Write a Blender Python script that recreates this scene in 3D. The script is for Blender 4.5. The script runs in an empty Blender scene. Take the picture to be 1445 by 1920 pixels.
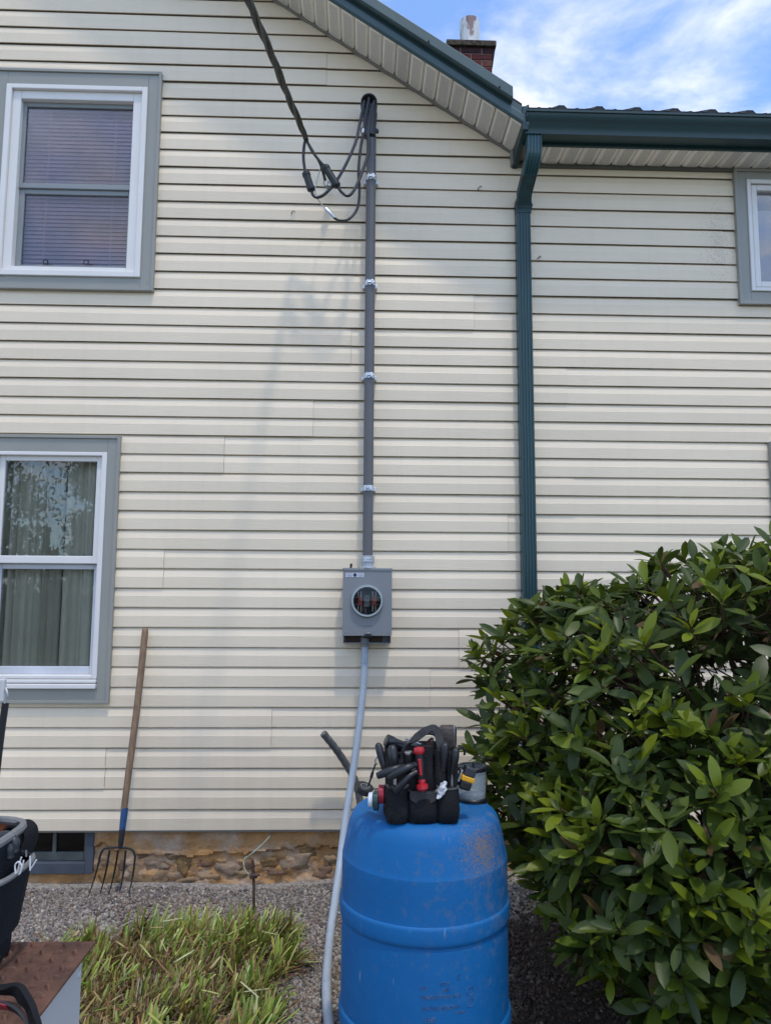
import bpy, bmesh, math, random
import numpy as np
from mathutils import Vector, Matrix
random.seed(7); RNG = np.random.default_rng(7)
SC = bpy.context.scene
COL = SC.collection
rad = math.radians

# ------------------------------------------------------------------ camera
F_PX, W_PX, H_PX = 1390.0, 1445.0, 1920.0
CAM = Vector((0.0, -4.4223, 1.63))
_t, _y, _r = rad(6.180), rad(1.754), rad(0.3486)
FW = Vector((math.sin(_y)*math.cos(_t), math.cos(_y)*math.cos(_t), math.sin(_t)))
_R = Vector((math.cos(_y), -math.sin(_y), 0)); _U = _R.cross(FW)
RT = _R*math.cos(_r) + _U*math.sin(_r); UP = _U*math.cos(_r) - _R*math.sin(_r)
cd = bpy.data.cameras.new('camera'); cam = bpy.data.objects.new('camera', cd); COL.objects.link(cam)
cd.sensor_fit = 'VERTICAL'; cd.sensor_height = 24.0; cd.lens = 24.0*F_PX/H_PX
cd.clip_start = 0.05; cd.clip_end = 2000
M = Matrix.Identity(4)
for i in range(3):
    M[i][0] = RT[i]; M[i][1] = UP[i]; M[i][2] = -FW[i]; M[i][3] = CAM[i]
cam.matrix_world = M
SC.camera = cam

# ------------------------------------------------------------------ light
SUN = Vector((0.40, -1.0, 3.1)).normalized()
sl = bpy.data.lights.new('sun', 'SUN'); so = bpy.data.objects.new('sun', sl); COL.objects.link(so)
sl.energy = 0.52; sl.angle = rad(3.0); sl.color = (1.0, 0.93, 0.82)
so.rotation_euler = (-SUN).to_track_quat('-Z', 'Y').to_euler(); so.location = (2, -6, 14)
SC.view_settings.view_transform = 'Standard'; SC.view_settings.look = 'None'
SC.view_settings.exposure = 1.74; SC.view_settings.gamma = 1.0
SC.cycles.max_bounces = 8; SC.cycles.transparent_max_bounces = 12

w = bpy.data.worlds.new('World'); SC.world = w; w.use_nodes = True
wn, wl = w.node_tree.nodes, w.node_tree.links
wn.clear()
def WN(t, **k):
    n = wn.new(t)
    for a, b in k.items(): setattr(n, a, b)
    return n
wout = WN('ShaderNodeOutputWorld'); wbg = WN('ShaderNodeBackground'); wbg.inputs[1].default_value = 0.15
sky = WN('ShaderNodeTexSky', sky_type='NISHITA', sun_disc=False)
sky.sun_elevation = math.asin(SUN.z); sky.sun_rotation = math.atan2(SUN.x, SUN.y)
sky.air_density = 1.0; sky.dust_density = 0.6; sky.ozone_density = 3.0
tc = WN('ShaderNodeTexCoord'); sep = WN('ShaderNodeSeparateXYZ'); wl.new(tc.outputs['Generated'], sep.inputs[0])
zc = WN('ShaderNodeMath', operation='MAXIMUM'); wl.new(sep.outputs[2], zc.inputs[0]); zc.inputs[1].default_value = 0.06
dx = WN('ShaderNodeMath', operation='DIVIDE'); wl.new(sep.outputs[0], dx.inputs[0]); wl.new(zc.outputs[0], dx.inputs[1])
dy = WN('ShaderNodeMath', operation='DIVIDE'); wl.new(sep.outputs[1], dy.inputs[0]); wl.new(zc.outputs[0], dy.inputs[1])
cmb = WN('ShaderNodeCombineXYZ'); wl.new(dx.outputs[0], cmb.inputs[0]); wl.new(dy.outputs[0], cmb.inputs[1]); cmb.inputs[2].default_value = 3.7
mp = WN('ShaderNodeMapping'); wl.new(cmb.outputs[0], mp.inputs[0]); mp.inputs['Location'].default_value = (7.60, 3.62, 0.0)
nz = WN('ShaderNodeTexNoise'); wl.new(mp.outputs[0], nz.inputs['Vector'])
nz.inputs['Scale'].default_value = 2.2; nz.inputs['Detail'].default_value = 9; nz.inputs['Roughness'].default_value = 0.58; nz.inputs['Distortion'].default_value = 0.25
cr = WN('ShaderNodeValToRGB'); wl.new(nz.outputs[0], cr.inputs[0])
cr.color_ramp.elements[0].position = 0.375; cr.color_ramp.elements[0].color = (0.05, 0.05, 0.05, 1)
cr.color_ramp.elements[1].position = 0.76; cr.color_ramp.elements[1].color = (1, 1, 1, 1)
cr.color_ramp.interpolation = 'EASE'
mx = WN('ShaderNodeMixRGB'); wl.new(cr.outputs[0], mx.inputs[0]); gm = WN('ShaderNodeMixRGB', blend_type='MULTIPLY'); gm.inputs[0].default_value = 1; wl.new(sky.outputs[0], gm.inputs[1]); gm.inputs[2].default_value = (0.40, 0.52, 0.63, 1); wl.new(gm.outputs[0], mx.inputs[1])
mx.inputs[2].default_value = (3.1, 3.0, 2.88, 1)
wl.new(mx.outputs[0], wbg.inputs[0]); wl.new(wbg.outputs[0], wout.inputs[0])

# ------------------------------------------------------------------ pixel helpers (directions only; the plane gives the distance)
def ray(px, py): return FW + RT*((px-W_PX/2)/F_PX) - UP*((py-H_PX/2)/F_PX)
def P(px, py, Y=0.0):
    r = ray(px, py); return CAM + r*((Y-CAM.y)/r.y)
def PG(px, py, z=0.0):
    r = ray(px, py); return CAM + r*((z-CAM.z)/r.z)
def proj(p):
    d = Vector(p)-CAM; z = d.dot(FW)
    return (W_PX/2+F_PX*d.dot(RT)/z, H_PX/2-F_PX*d.dot(UP)/z, z)

# ------------------------------------------------------------------ materials
MATS = {}
def nodes_of(name):
    m = bpy.data.materials.new(name); m.use_nodes = True
    return m, m.node_tree.nodes, m.node_tree.links, m.node_tree.nodes['Principled BSDF']
def s2l(c): return tuple(((x/255)/12.92 if x <= 10 else ((x/255+0.055)/1.055)**2.4) for x in c)
def mat(name, c, rough=0.5, metal=0.0, var=0.12, vs=5.0, c2=None, lo=0.4, hi=0.65, c2s=8.0, bump=0.0, bs=60.0, stretch=(1, 1, 1), spec=0.5, attr=None, coord='Object'):
    """principled material: base colour with soft noise variation, an optional second colour in patches, fine bump"""
    if name in MATS: return MATS[name]
    m, n, l, b = nodes_of(name)
    b.inputs['Roughness'].default_value = rough; b.inputs['Metallic'].default_value = metal
    b.inputs['Specular IOR Level'].default_value = spec
    t = n.new('ShaderNodeTexCoord'); mpn = n.new('ShaderNodeMapping'); l.new(t.outputs[coord], mpn.inputs[0]); mpn.inputs['Scale'].default_value = stretch
    nz = n.new('ShaderNodeTexNoise'); l.new(mpn.outputs[0], nz.inputs['Vector']); nz.inputs['Scale'].default_value = vs; nz.inputs['Detail'].default_value = 6
    hv = n.new('ShaderNodeMapRange'); l.new(nz.outputs[0], hv.inputs[0])
    hv.inputs[1].default_value = 0.25; hv.inputs[2].default_value = 0.75; hv.inputs[3].default_value = 1-var; hv.inputs[4].default_value = 1+var
    base = n.new('ShaderNodeRGB'); base.outputs[0].default_value = (*c, 1); out = base.outputs[0]
    if attr:
        at = n.new('ShaderNodeAttribute'); at.attribute_name = attr; out = at.outputs[0]
    if c2:
        n2 = n.new('ShaderNodeTexNoise'); l.new(mpn.outputs[0], n2.inputs['Vector']); n2.inputs['Scale'].default_value = c2s; n2.inputs['Detail'].default_value = 8; n2.inputs['Roughness'].default_value = 0.65
        r = n.new('ShaderNodeMapRange'); l.new(n2.outputs[0], r.inputs[0]); r.inputs[1].default_value = lo; r.inputs[2].default_value = hi
        mi = n.new('ShaderNodeMixRGB'); l.new(r.outputs[0], mi.inputs[0]); l.new(out, mi.inputs[1]); mi.inputs[2].default_value = (*c2, 1); out = mi.outputs[0]
    mu = n.new('ShaderNodeVectorMath'); mu.operation = 'SCALE'; l.new(out, mu.inputs[0]); l.new(hv.outputs[0], mu.inputs['Scale'])
    l.new(mu.outputs[0], b.inputs['Base Color'])
    if bump:
        nb = n.new('ShaderNodeTexNoise'); l.new(mpn.outputs[0], nb.inputs['Vector']); nb.inputs['Scale'].default_value = bs; nb.inputs['Detail'].default_value = 4
        bp = n.new('ShaderNodeBump'); l.new(nb.outputs[0], bp.inputs['Height']); bp.inputs['Strength'].default_value = bump; bp.inputs['Distance'].default_value = 0.01
        l.new(bp.outputs[0], b.inputs['Normal'])
    MATS[name] = m
    return m

# siding: cream vinyl, embossed wood grain along the boards, faint weathering and mildew specks
def siding_mat():
    m, n, l, b = nodes_of('cream_siding')
    b.inputs['Roughness'].default_value = 0.42
    t = n.new('ShaderNodeTexCoord')
    mp = n.new('ShaderNodeMapping'); l.new(t.outputs['Object'], mp.inputs[0]); mp.inputs['Scale'].default_value = (2.2, 1, 95)
    g = n.new('ShaderNodeTexNoise'); l.new(mp.outputs[0], g.inputs['Vector']); g.inputs['Scale'].default_value = 2.6; g.inputs['Detail'].default_value = 5
    bp = n.new('ShaderNodeBump'); l.new(g.outputs[0], bp.inputs['Height']); bp.inputs['Strength'].default_value = 0.32; bp.inputs['Distance'].default_value = 0.004
    l.new(bp.outputs[0], b.inputs['Normal'])
    big = n.new('ShaderNodeTexNoise'); l.new(t.outputs['Object'], big.inputs['Vector']); big.inputs['Scale'].default_value = 1.3; big.inputs['Detail'].default_value = 7
    r = n.new('ShaderNodeMapRange'); l.new(big.outputs[0], r.inputs[0]); r.inputs[1].default_value = 0.3; r.inputs[2].default_value = 0.7; r.inputs[3].default_value = 0.93; r.inputs[4].default_value = 1.03
    sc = n.new('ShaderNodeVectorMath'); sc.operation = 'SCALE'; l.new(r.outputs[0], sc.inputs['Scale'])
    oi = n.new('ShaderNodeObjectInfo'); r2 = n.new('ShaderNodeMapRange'); l.new(oi.outputs['Random'], r2.inputs[0]); r2.inputs[3].default_value = 0.955; r2.inputs[4].default_value = 1.02
    # mildew: speckles in a patch beside the upper right window
    spk = n.new('ShaderNodeTexNoise'); l.new(t.outputs['Object'], spk.inputs['Vector']); spk.inputs['Scale'].default_value = 120; spk.inputs['Detail'].default_value = 5; spk.inputs['Roughness'].default_value = 0.7
    c = P(1345, 455)
    dv = n.new('ShaderNodeVectorMath'); dv.operation = 'DISTANCE'
    mq = n.new('ShaderNodeMapping'); l.new(t.outputs['Object'], mq.inputs[0]); mq.inputs['Scale'].default_value = (1.3, 0, 0.55); l.new(mq.outputs[0], dv.inputs[0]); dv.inputs[1].default_value = (c.x*1.3, 0, c.z*0.55)
    dr = n.new('ShaderNodeMapRange'); l.new(dv.outputs['Value'], dr.inputs[0]); dr.inputs[1].default_value = 0.02; dr.inputs[2].default_value = 0.26; dr.inputs[3].default_value = 0.16; dr.inputs[4].default_value = -0.05
    ad = n.new('ShaderNodeMath'); ad.operation = 'ADD'; l.new(spk.outputs[0], ad.inputs[0]); l.new(dr.outputs[0], ad.inputs[1])
    rs = n.new('ShaderNodeMapRange'); l.new(ad.outputs[0], rs.inputs[0]); rs.inputs[1].default_value = 0.58; rs.inputs[2].default_value = 0.85; rs.inputs[4].default_value = 0.5
    mi = n.new('ShaderNodeMixRGB'); l.new(rs.outputs[0], mi.inputs[0]); mi.inputs[1].default_value = (0.84, 0.70, 0.52, 1); mi.inputs[2].default_value = (0.10, 0.10, 0.09, 1)
    stm = n.new('ShaderNodeMapping'); l.new(t.outputs['Object'], stm.inputs[0]); stm.inputs['Scale'].default_value = (9, 1, 0.45)
    stn = n.new('ShaderNodeTexNoise'); l.new(stm.outputs[0], stn.inputs['Vector']); stn.inputs['Scale'].default_value = 1.6; stn.inputs['Detail'].default_value = 6; stn.inputs['Roughness'].default_value = 0.65
    sep_ = n.new('ShaderNodeSeparateXYZ'); l.new(t.outputs['Object'], sep_.inputs[0])
    zr_ = n.new('ShaderNodeMapRange'); l.new(sep_.outputs[2], zr_.inputs[0]); zr_.inputs[1].default_value = 0.28; zr_.inputs[2].default_value = 0.85; zr_.inputs[3].default_value = 0.16; zr_.inputs[4].default_value = 0.0
    sa_ = n.new('ShaderNodeMath'); sa_.operation = 'ADD'; l.new(stn.outputs[0], sa_.inputs[0]); l.new(zr_.outputs[0], sa_.inputs[1])
    sr_ = n.new('ShaderNodeMapRange'); l.new(sa_.outputs[0], sr_.inputs[0]); sr_.inputs[1].default_value = 0.52; sr_.inputs[2].default_value = 0.85; sr_.inputs[4].default_value = 0.12
    md = n.new('ShaderNodeMixRGB'); l.new(sr_.outputs[0], md.inputs[0]); l.new(mi.outputs[0], md.inputs[1]); md.inputs[2].default_value = (0.45, 0.35, 0.25, 1)
    l.new(md.outputs[0], sc.inputs[0])
    s2 = n.new('ShaderNodeVectorMath'); s2.operation = 'SCALE'; l.new(sc.outputs[0], s2.inputs[0]); l.new(r2.outputs[0], s2.inputs['Scale'])
    l.new(s2.outputs[0], b.inputs['Base Color'])
    return m
SIDING = siding_mat()

def glass_mat(name, tint=(0.9, 0.93, 0.93), boost=1.7, rough=0.0):
    m, n, l, b = nodes_of(name); n.remove(b)
    o = n['Material Output']; tr = n.new('ShaderNodeBsdfTransparent'); tr.inputs[0].default_value = (*tint, 1)
    gl = n.new('ShaderNodeBsdfGlossy'); gl.inputs['Roughness'].default_value = rough; gl.inputs[0].default_value = (0.95, 0.97, 1, 1)
    fr = n.new('ShaderNodeFresnel'); fr.inputs[0].default_value = 1.5
    mu = n.new('ShaderNodeMath'); mu.operation = 'MULTIPLY'; l.new(fr.outputs[0], mu.inputs[0]); mu.inputs[1].default_value = boost; mu.use_clamp = True
    mi = n.new('ShaderNodeMixShader'); l.new(mu.outputs[0], mi.inputs[0]); l.new(tr.outputs[0], mi.inputs[1]); l.new(gl.outputs[0], mi.inputs[2]); l.new(mi.outputs[0], o.inputs[0])
    return m
GLASS = glass_mat('window_glass', tint=(0.95, 0.96, 0.94), boost=1.25)
SCREEN = glass_mat('screened_glass', tint=(0.90, 0.87, 0.89), boost=1.1, rough=0.08)
def frosted():
    m, n, l, b = nodes_of('clear_tub_plastic'); b.inputs['Base Color'].default_value = (0.42, 0.46, 0.47, 1); b.inputs['Roughness'].default_value = 0.18; b.inputs['Alpha'].default_value = 0.42; return m
FROST = frosted()
CLEAR = glass_mat('clear_plastic', tint=(0.83, 0.86, 0.86), boost=2.0, rough=0.12)

TRIM = mat('grey_trim_metal', (0.305, 0.298, 0.265), 0.4, var=0.05, vs=2, bump=0.05, bs=6, spec=0.4)
WHITE = mat('white_vinyl', (0.75, 0.715, 0.68), 0.35, var=0.03)
SASH = mat('grey_sash', (0.25, 0.265, 0.27), 0.5, var=0.06)
GREEN = mat('green_metal', (0.010, 0.038, 0.042), 0.40, var=0.10, vs=3, c2=(0.02, 0.042, 0.042), lo=0.55, hi=0.8, c2s=9)
GREENL = mat('green_rake_metal', (0.042, 0.080, 0.084), 0.38, var=0.08, vs=4, c2=(0.10, 0.15, 0.15), lo=0.6, hi=0.8, c2s=30)
ELBOW = mat('dirty_elbow_metal', (0.016, 0.055, 0.06), 0.5, var=0.2, vs=8, c2=(0.018, 0.018, 0.012), lo=0.4, hi=0.6, c2s=7)
ROOFM = mat('dark_green_roof', (0.008, 0.013, 0.016), 0.75, var=0.15)
FTRIM = mat('soffit_channel', (0.22, 0.205, 0.175), 0.5, var=0.1)
DARKROOM = mat('room_dark', (0.05, 0.048, 0.045), 0.9)
CONDUIT = mat('grey_conduit', (0.112, 0.110, 0.116), 0.45, var=0.08, vs=8)
BOXM = mat('grey_enclosure', (0.215, 0.222, 0.23), 0.42, var=0.04, vs=6, bump=0.03, bs=120)
GALV = mat('galvanised', (0.55, 0.58, 0.62), 0.32, 0.7, var=0.12, vs=40)
BLACKP = mat('black_plastic', (0.012, 0.013, 0.016), 0.38, var=0.2)
BLACKF = mat('black_fabric', (0.013, 0.013, 0.015), 0.85, var=0.25, vs=14, c2=(0.05, 0.046, 0.042), lo=0.52, hi=0.85, c2s=9, bump=0.5, bs=220, spec=0.2)
NAVYF = mat('dark_bag_fabric', (0.012, 0.015, 0.021), 0.8, var=0.2, vs=12, c2=(0.035, 0.036, 0.04), lo=0.5, hi=0.9, c2s=8, bump=0.5, bs=200, spec=0.2)
WIRE = mat('wire_jacket', (0.020, 0.022, 0.026), 0.3, var=0.15)
CABLE = mat('weathered_cable', (0.030, 0.031, 0.024), 0.55, var=0.4, vs=40, c2=(0.07, 0.075, 0.055), lo=0.5, hi=0.7, c2s=60)
BARE = mat('bare_aluminium', (0.42, 0.42, 0.40), 0.4, 0.8, var=0.2, vs=50)
RED = mat('red_plastic', (0.42, 0.012, 0.02), 0.35, var=0.08)
REDT = mat('red_tape', (0.33, 0.012, 0.03), 0.3, var=0.05)
GREENT = mat('green_tape', (0.012, 0.05, 0.05), 0.3, var=0.05)
WHITET = mat('white_tape', (0.62, 0.65, 0.70), 0.3, var=0.05)
YELLOW = mat('yellow_plastic', (0.72, 0.36, 0.02), 0.4, var=0.06)
STEEL = mat('tool_steel', (0.45, 0.45, 0.46), 0.3, 0.9, var=0.2, vs=30)
RUSTY = mat('rusty_iron', (0.06, 0.042, 0.033), 0.75, var=0.3, vs=40, c2=(0.14, 0.075, 0.045), lo=0.45, hi=0.7, c2s=50, bump=0.4, bs=150)

# ------------------------------------------------------------------ mesh helpers
class MB:
    def __init__(s): s.v = []; s.f = []
    def add(s, v, f):
        o = len(s.v); s.v += [tuple(p) for p in v]; s.f += [tuple(i+o for i in q) for q in f]; return s
    def box(s, x0, x1, y0, y1, z0, z1):
        v = [(x, y, z) for x in (x0, x1) for y in (y0, y1) for z in (z0, z1)]
        return s.add(v, [(0, 1, 3, 2), (4, 6, 7, 5), (0, 4, 5, 1), (2, 3, 7, 6), (0, 2, 6, 4), (1, 5, 7, 3)])
    def obox(s, c, ax, ay, az, hx, hy, hz):
        c = Vector(c); v = [c+ax*(hx*i)+ay*(hy*j)+az*(hz*k) for i in (-1, 1) for j in (-1, 1) for k in (-1, 1)]
        return s.add(v, [(0, 1, 3, 2), (4, 6, 7, 5), (0, 4, 5, 1), (2, 3, 7, 6), (0, 2, 6, 4), (1, 5, 7, 3)])
    def ring(s, x0, x1, z0, z1, l, r, t, b, y0, y1):
        s.box(x0, x0+l, y0, y1, z0, z1); s.box(x1-r, x1, y0, y1, z0, z1)
        s.box(x0+l, x1-r, y0, y1, z1-t, z1); s.box(x0+l, x1-r, y0, y1, z0, z0+b); return s
    def tube(s, pts, r, n=10, cap=True):
        pts = [Vector(p) for p in pts]; R = r if isinstance(r, (list, tuple)) else [r]*len(pts)
        a = None; rings = []
        for i, p in enumerate(pts):
            t = (pts[min(i+1, len(pts)-1)]-pts[max(i-1, 0)]).normalized()
            if a is None: a = t.orthogonal().normalized()
            a = (a-t*a.dot(t)).normalized(); b = t.cross(a)
            rings.append([p+(a*math.cos(2*math.pi*k/n)+b*math.sin(2*math.pi*k/n))*R[i] for k in range(n)])
        v = [q for g in rings for q in g]
        f = [(i*n+k, i*n+(k+1) % n, (i+1)*n+(k+1) % n, (i+1)*n+k) for i in range(len(pts)-1) for k in range(n)]
        if cap: f += [tuple(range(n-1, -1, -1)), tuple((len(pts)-1)*n+k for k in range(n))]
        return s.add(v, f)
    def lathe(s, prof, c=(0, 0, 0), axis=(0, 0, 1), n=32, cap=True):
        ax = Vector(axis).normalized(); a = ax.orthogonal().normalized(); b = ax.cross(a); c = Vector(c)
        v = [c+ax*h+(a*math.cos(2*math.pi*k/n)+b*math.sin(2*math.pi*k/n))*r for r, h in prof for k in range(n)]
        m = len(prof)
        f = [(i*n+k, i*n+(k+1) % n, (i+1)*n+(k+1) % n, (i+1)*n+k) for i in range(m-1) for k in range(n)]
        if cap: f += [tuple(range(n-1, -1, -1)), tuple((m-1)*n+k for k in range(n))]
        return s.add(v, f)
    def extr(s, prof, fn, us, closed=True):
        """sweep profile [(a,b)] through fn(a,b,u) for each u"""
        n = len(prof); v = [fn(a, b, u) for u in us for a, b in prof]; f = []
        for i in range(len(us)-1):
            for k in range(n if closed else n-1):
                k2 = (k+1) % n; f.append((i*n+k, i*n+k2, (i+1)*n+k2, (i+1)*n+k))
        if closed: f += [tuple(range(n-1, -1, -1)), tuple((len(us)-1)*n+k for k in range(n))]
        return s.add(v, f)
    def loft(s, secs, n=36, e=3.0, wob=0.0, cap=True):
        """stacked super-ellipse sections (cx,cy,z,a,b)"""
        v = []
        for (cx, cy, z, a, b) in secs:
            for k in range(n):
                t = 2*math.pi*k/n; c, q = math.cos(t), math.sin(t)
                rr = 1+random.uniform(-wob, wob)
                v.append((cx+a*rr*math.copysign(abs(c)**(2/e), c), cy+b*rr*math.copysign(abs(q)**(2/e), q), z))
        m = len(secs)
        f = [(i*n+k, i*n+(k+1) % n, (i+1)*n+(k+1) % n, (i+1)*n+k) for i in range(m-1) for k in range(n)]
        if cap: f += [tuple(range(n-1, -1, -1)), tuple((m-1)*n+k for k in range(n))]
        return s.add(v, f)
    def strap(s, pts, wdir, w, th):
        """flat webbing along pts, width along wdir"""
        pts = [Vector(p) for p in pts]; wdir = Vector(wdir).normalized(); v = []; f = []
        for i, p in enumerate(pts):
            t = (pts[min(i+1, len(pts)-1)]-pts[max(i-1, 0)]).normalized(); wd = (wdir-t*wdir.dot(t)).normalized(); nn = t.cross(wd)
            v += [p+wd*w/2+nn*th/2, p-wd*w/2+nn*th/2, p-wd*w/2-nn*th/2, p+wd*w/2-nn*th/2]
        for i in range(len(pts)-1):
            for k in range(4): f.append((i*4+k, i*4+(k+1) % 4, i*4+4+(k+1) % 4, i*4+4+k))
        f += [(3, 2, 1, 0), tuple(len(pts)*4-4+k for k in range(4))]
        return s.add(v, f)
    def build(s, name, m, parent=None, smooth=False, bev=0.0, bseg=2, sub=0):
        me = bpy.data.meshes.new(name); me.from_pydata(s.v, [], s.f); me.update()
        bm = bmesh.new(); bm.from_mesh(me); bmesh.ops.recalc_face_normals(bm, faces=bm.faces); bm.to_mesh(me); bm.free()
        me.materials.append(m)
        if smooth:
            me.shade_smooth()
            try: me.set_sharp_from_angle(angle=rad(smooth if smooth is not True else 40))
            except Exception: pass
        return link(name, me, parent, bev, bseg, sub)
def link(name, me, parent=None, bev=0.0, bseg=2, sub=0):
    o = bpy.data.objects.new(name, me); COL.objects.link(o)
    if bev:
        b = o.modifiers.new('bevel', 'BEVEL'); b.width = bev; b.segments = bseg; b.limit_method = 'ANGLE'; b.angle_limit = rad(35)
    if sub:
        b = o.modifiers.new('sub', 'SUBSURF'); b.levels = sub; b.render_levels = sub
    if parent is not None: adopt(o, parent)
    return o
def wmat(o):
    m = o.matrix_basis.copy()
    return (wmat(o.parent) @ o.matrix_parent_inverse @ m) if o.parent else m
def adopt(o, parent):
    o.parent = parent; o.matrix_parent_inverse = wmat(parent).inverted()
def tag(o, label, cat, group=None, kind=None):
    if label: o['label'] = label
    if cat: o['category'] = cat
    if group: o['group'] = group
    if kind: o['kind'] = kind
    return o
def thing(name, loc, label, cat, group=None):
    o = bpy.data.objects.new(name, None); COL.objects.link(o); o.location = loc; o.empty_display_size = 0.1
    return tag(o, label, cat, group)
def spline(pts, n=8):
    """Catmull-Rom through points"""
    pts = [Vector(p) for p in pts]; q = [pts[0]*2-pts[1]]+pts+[pts[-1]*2-pts[-2]]; o = []
    for i in range(1, len(q)-2):
        for k in range(n):
            t = k/n; a, b, c, d = q[i-1:i+3]
            o.append(0.5*((2*b)+(c-a)*t+(2*a-5*b+4*c-d)*t*t+(3*b-a-3*c+d)*t**3))
    return o+[pts[-1]]

# ================================================================== GROUND
def gz(x, y):
    """height of the gravel: rises gently to the right, a low scuffed mound by the fork"""
    if abs(x) > 6 or y < -8: return 0.0
    z = 0.012*math.sin(2.3*x+1.1*y)+0.010*math.sin(5.1*x-3.7*y+1)
    z += 0.035*max(-1, min(1, x))*max(0, 1-abs(y)/1.6)*0.8
    z += 0.045*math.exp(-(((x+1.2)/0.30)**2+((y+0.38)/0.2)**2))
    z -= 0.030*math.exp(-(((x+1.22)/0.09)**2+((y+0.62)/0.08)**2))
    return z
xs = [-400, -150, -60, -25, -12, -8, -6]+[i*0.1 for i in range(-50, 51)]+[6, 8, 12, 25, 60, 150, 400]
ys = [-400, -150, -60, -25, -12, -8]+[-6+i*0.1 for i in range(0, 62)]+[1, 3, 9, 25, 60, 150, 400]
g = MB(); nx = len(xs)
g.v = [(x, y, gz(x, y)) for y in ys for x in xs]
g.f = [(j*nx+i, j*nx+i+1, (j+1)*nx+i+1, (j+1)*nx+i) for j in range(len(ys)-1) for i in range(nx-1)]
def ground_mat():
    m, n, l, b = nodes_of('gravel_bounce_and_lawn'); b.inputs['Roughness'].default_value = 0.95; b.inputs['Specular IOR Level'].default_value = 0.2
    t = n.new('ShaderNodeTexCoord')
    vo = n.new('ShaderNodeTexVoronoi'); l.new(t.outputs['Object'], vo.inputs['Vector']); vo.inputs['Scale'].default_value = 85
    cr = n.new('ShaderNodeValToRGB'); l.new(vo.outputs['Color'], cr.inputs[0])
    cr.color_ramp.elements[0].color = (0.16, 0.145, 0.13, 1); cr.color_ramp.elements[1].color = (0.42, 0.385, 0.345, 1)
    no = n.new('ShaderNodeTexNoise'); l.new(t.outputs['Object'], no.inputs['Vector']); no.inputs['Scale'].default_value = 20; no.inputs['Detail'].default_value = 6
    gr = n.new('ShaderNodeValToRGB'); l.new(no.outputs[0], gr.inputs[0]); gr.color_ramp.elements[0].color = (0.03, 0.05, 0.012, 1); gr.color_ramp.elements[1].color = (0.085, 0.13, 0.03, 1)
    se = n.new('ShaderNodeSeparateXYZ'); l.new(t.outputs['Object'], se.inputs[0])
    n2 = n.new('ShaderNodeTexNoise'); l.new(t.outputs['Object'], n2.inputs['Vector']); n2.inputs['Scale'].default_value = 1.5
    ad = n.new('ShaderNodeMath'); ad.operation = 'ADD'; l.new(se.outputs[1], ad.inputs[0]); l.new(n2.outputs[0], ad.inputs[1])
    mr = n.new('ShaderNodeMapRange'); l.new(ad.outputs[0], mr.inputs[0]); mr.inputs[1].default_value = -13.0; mr.inputs[2].default_value = -12.0  # pale gravel carried on unseen behind the camera, added to bounce warm light
    mi = n.new('ShaderNodeMixRGB'); l.new(mr.outputs[0], mi.inputs[0]); l.new(gr.outputs[0], mi.inputs[1]); l.new(cr.outputs[0], mi.inputs[2]); 
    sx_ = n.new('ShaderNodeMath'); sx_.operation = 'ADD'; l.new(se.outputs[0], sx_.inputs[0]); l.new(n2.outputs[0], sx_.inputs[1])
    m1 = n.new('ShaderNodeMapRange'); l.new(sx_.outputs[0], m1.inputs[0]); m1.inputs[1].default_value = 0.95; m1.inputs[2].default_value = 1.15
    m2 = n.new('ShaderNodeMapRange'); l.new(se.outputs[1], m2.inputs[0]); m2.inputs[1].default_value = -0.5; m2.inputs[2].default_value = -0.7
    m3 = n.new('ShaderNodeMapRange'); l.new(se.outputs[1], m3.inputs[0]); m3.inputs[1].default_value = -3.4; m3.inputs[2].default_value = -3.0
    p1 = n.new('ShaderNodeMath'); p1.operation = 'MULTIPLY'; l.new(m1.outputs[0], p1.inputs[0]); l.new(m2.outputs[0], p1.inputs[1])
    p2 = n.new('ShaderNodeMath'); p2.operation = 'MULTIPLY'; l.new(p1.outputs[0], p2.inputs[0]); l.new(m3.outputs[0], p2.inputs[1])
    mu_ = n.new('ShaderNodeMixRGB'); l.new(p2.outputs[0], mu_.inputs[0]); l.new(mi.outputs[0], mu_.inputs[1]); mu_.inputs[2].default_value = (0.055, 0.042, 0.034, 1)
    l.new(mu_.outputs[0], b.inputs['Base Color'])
    bp = n.new('ShaderNodeBump'); l.new(vo.outputs['Distance'], bp.inputs['Height']); bp.invert = True; bp.inputs['Strength'].default_value = 0.8; bp.inputs['Distance'].default_value = 0.01; l.new(bp.outputs[0], b.inputs['Normal'])
    return m
o = g.build('ground', ground_mat(), smooth=60); o['kind'] = 'structure'

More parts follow.
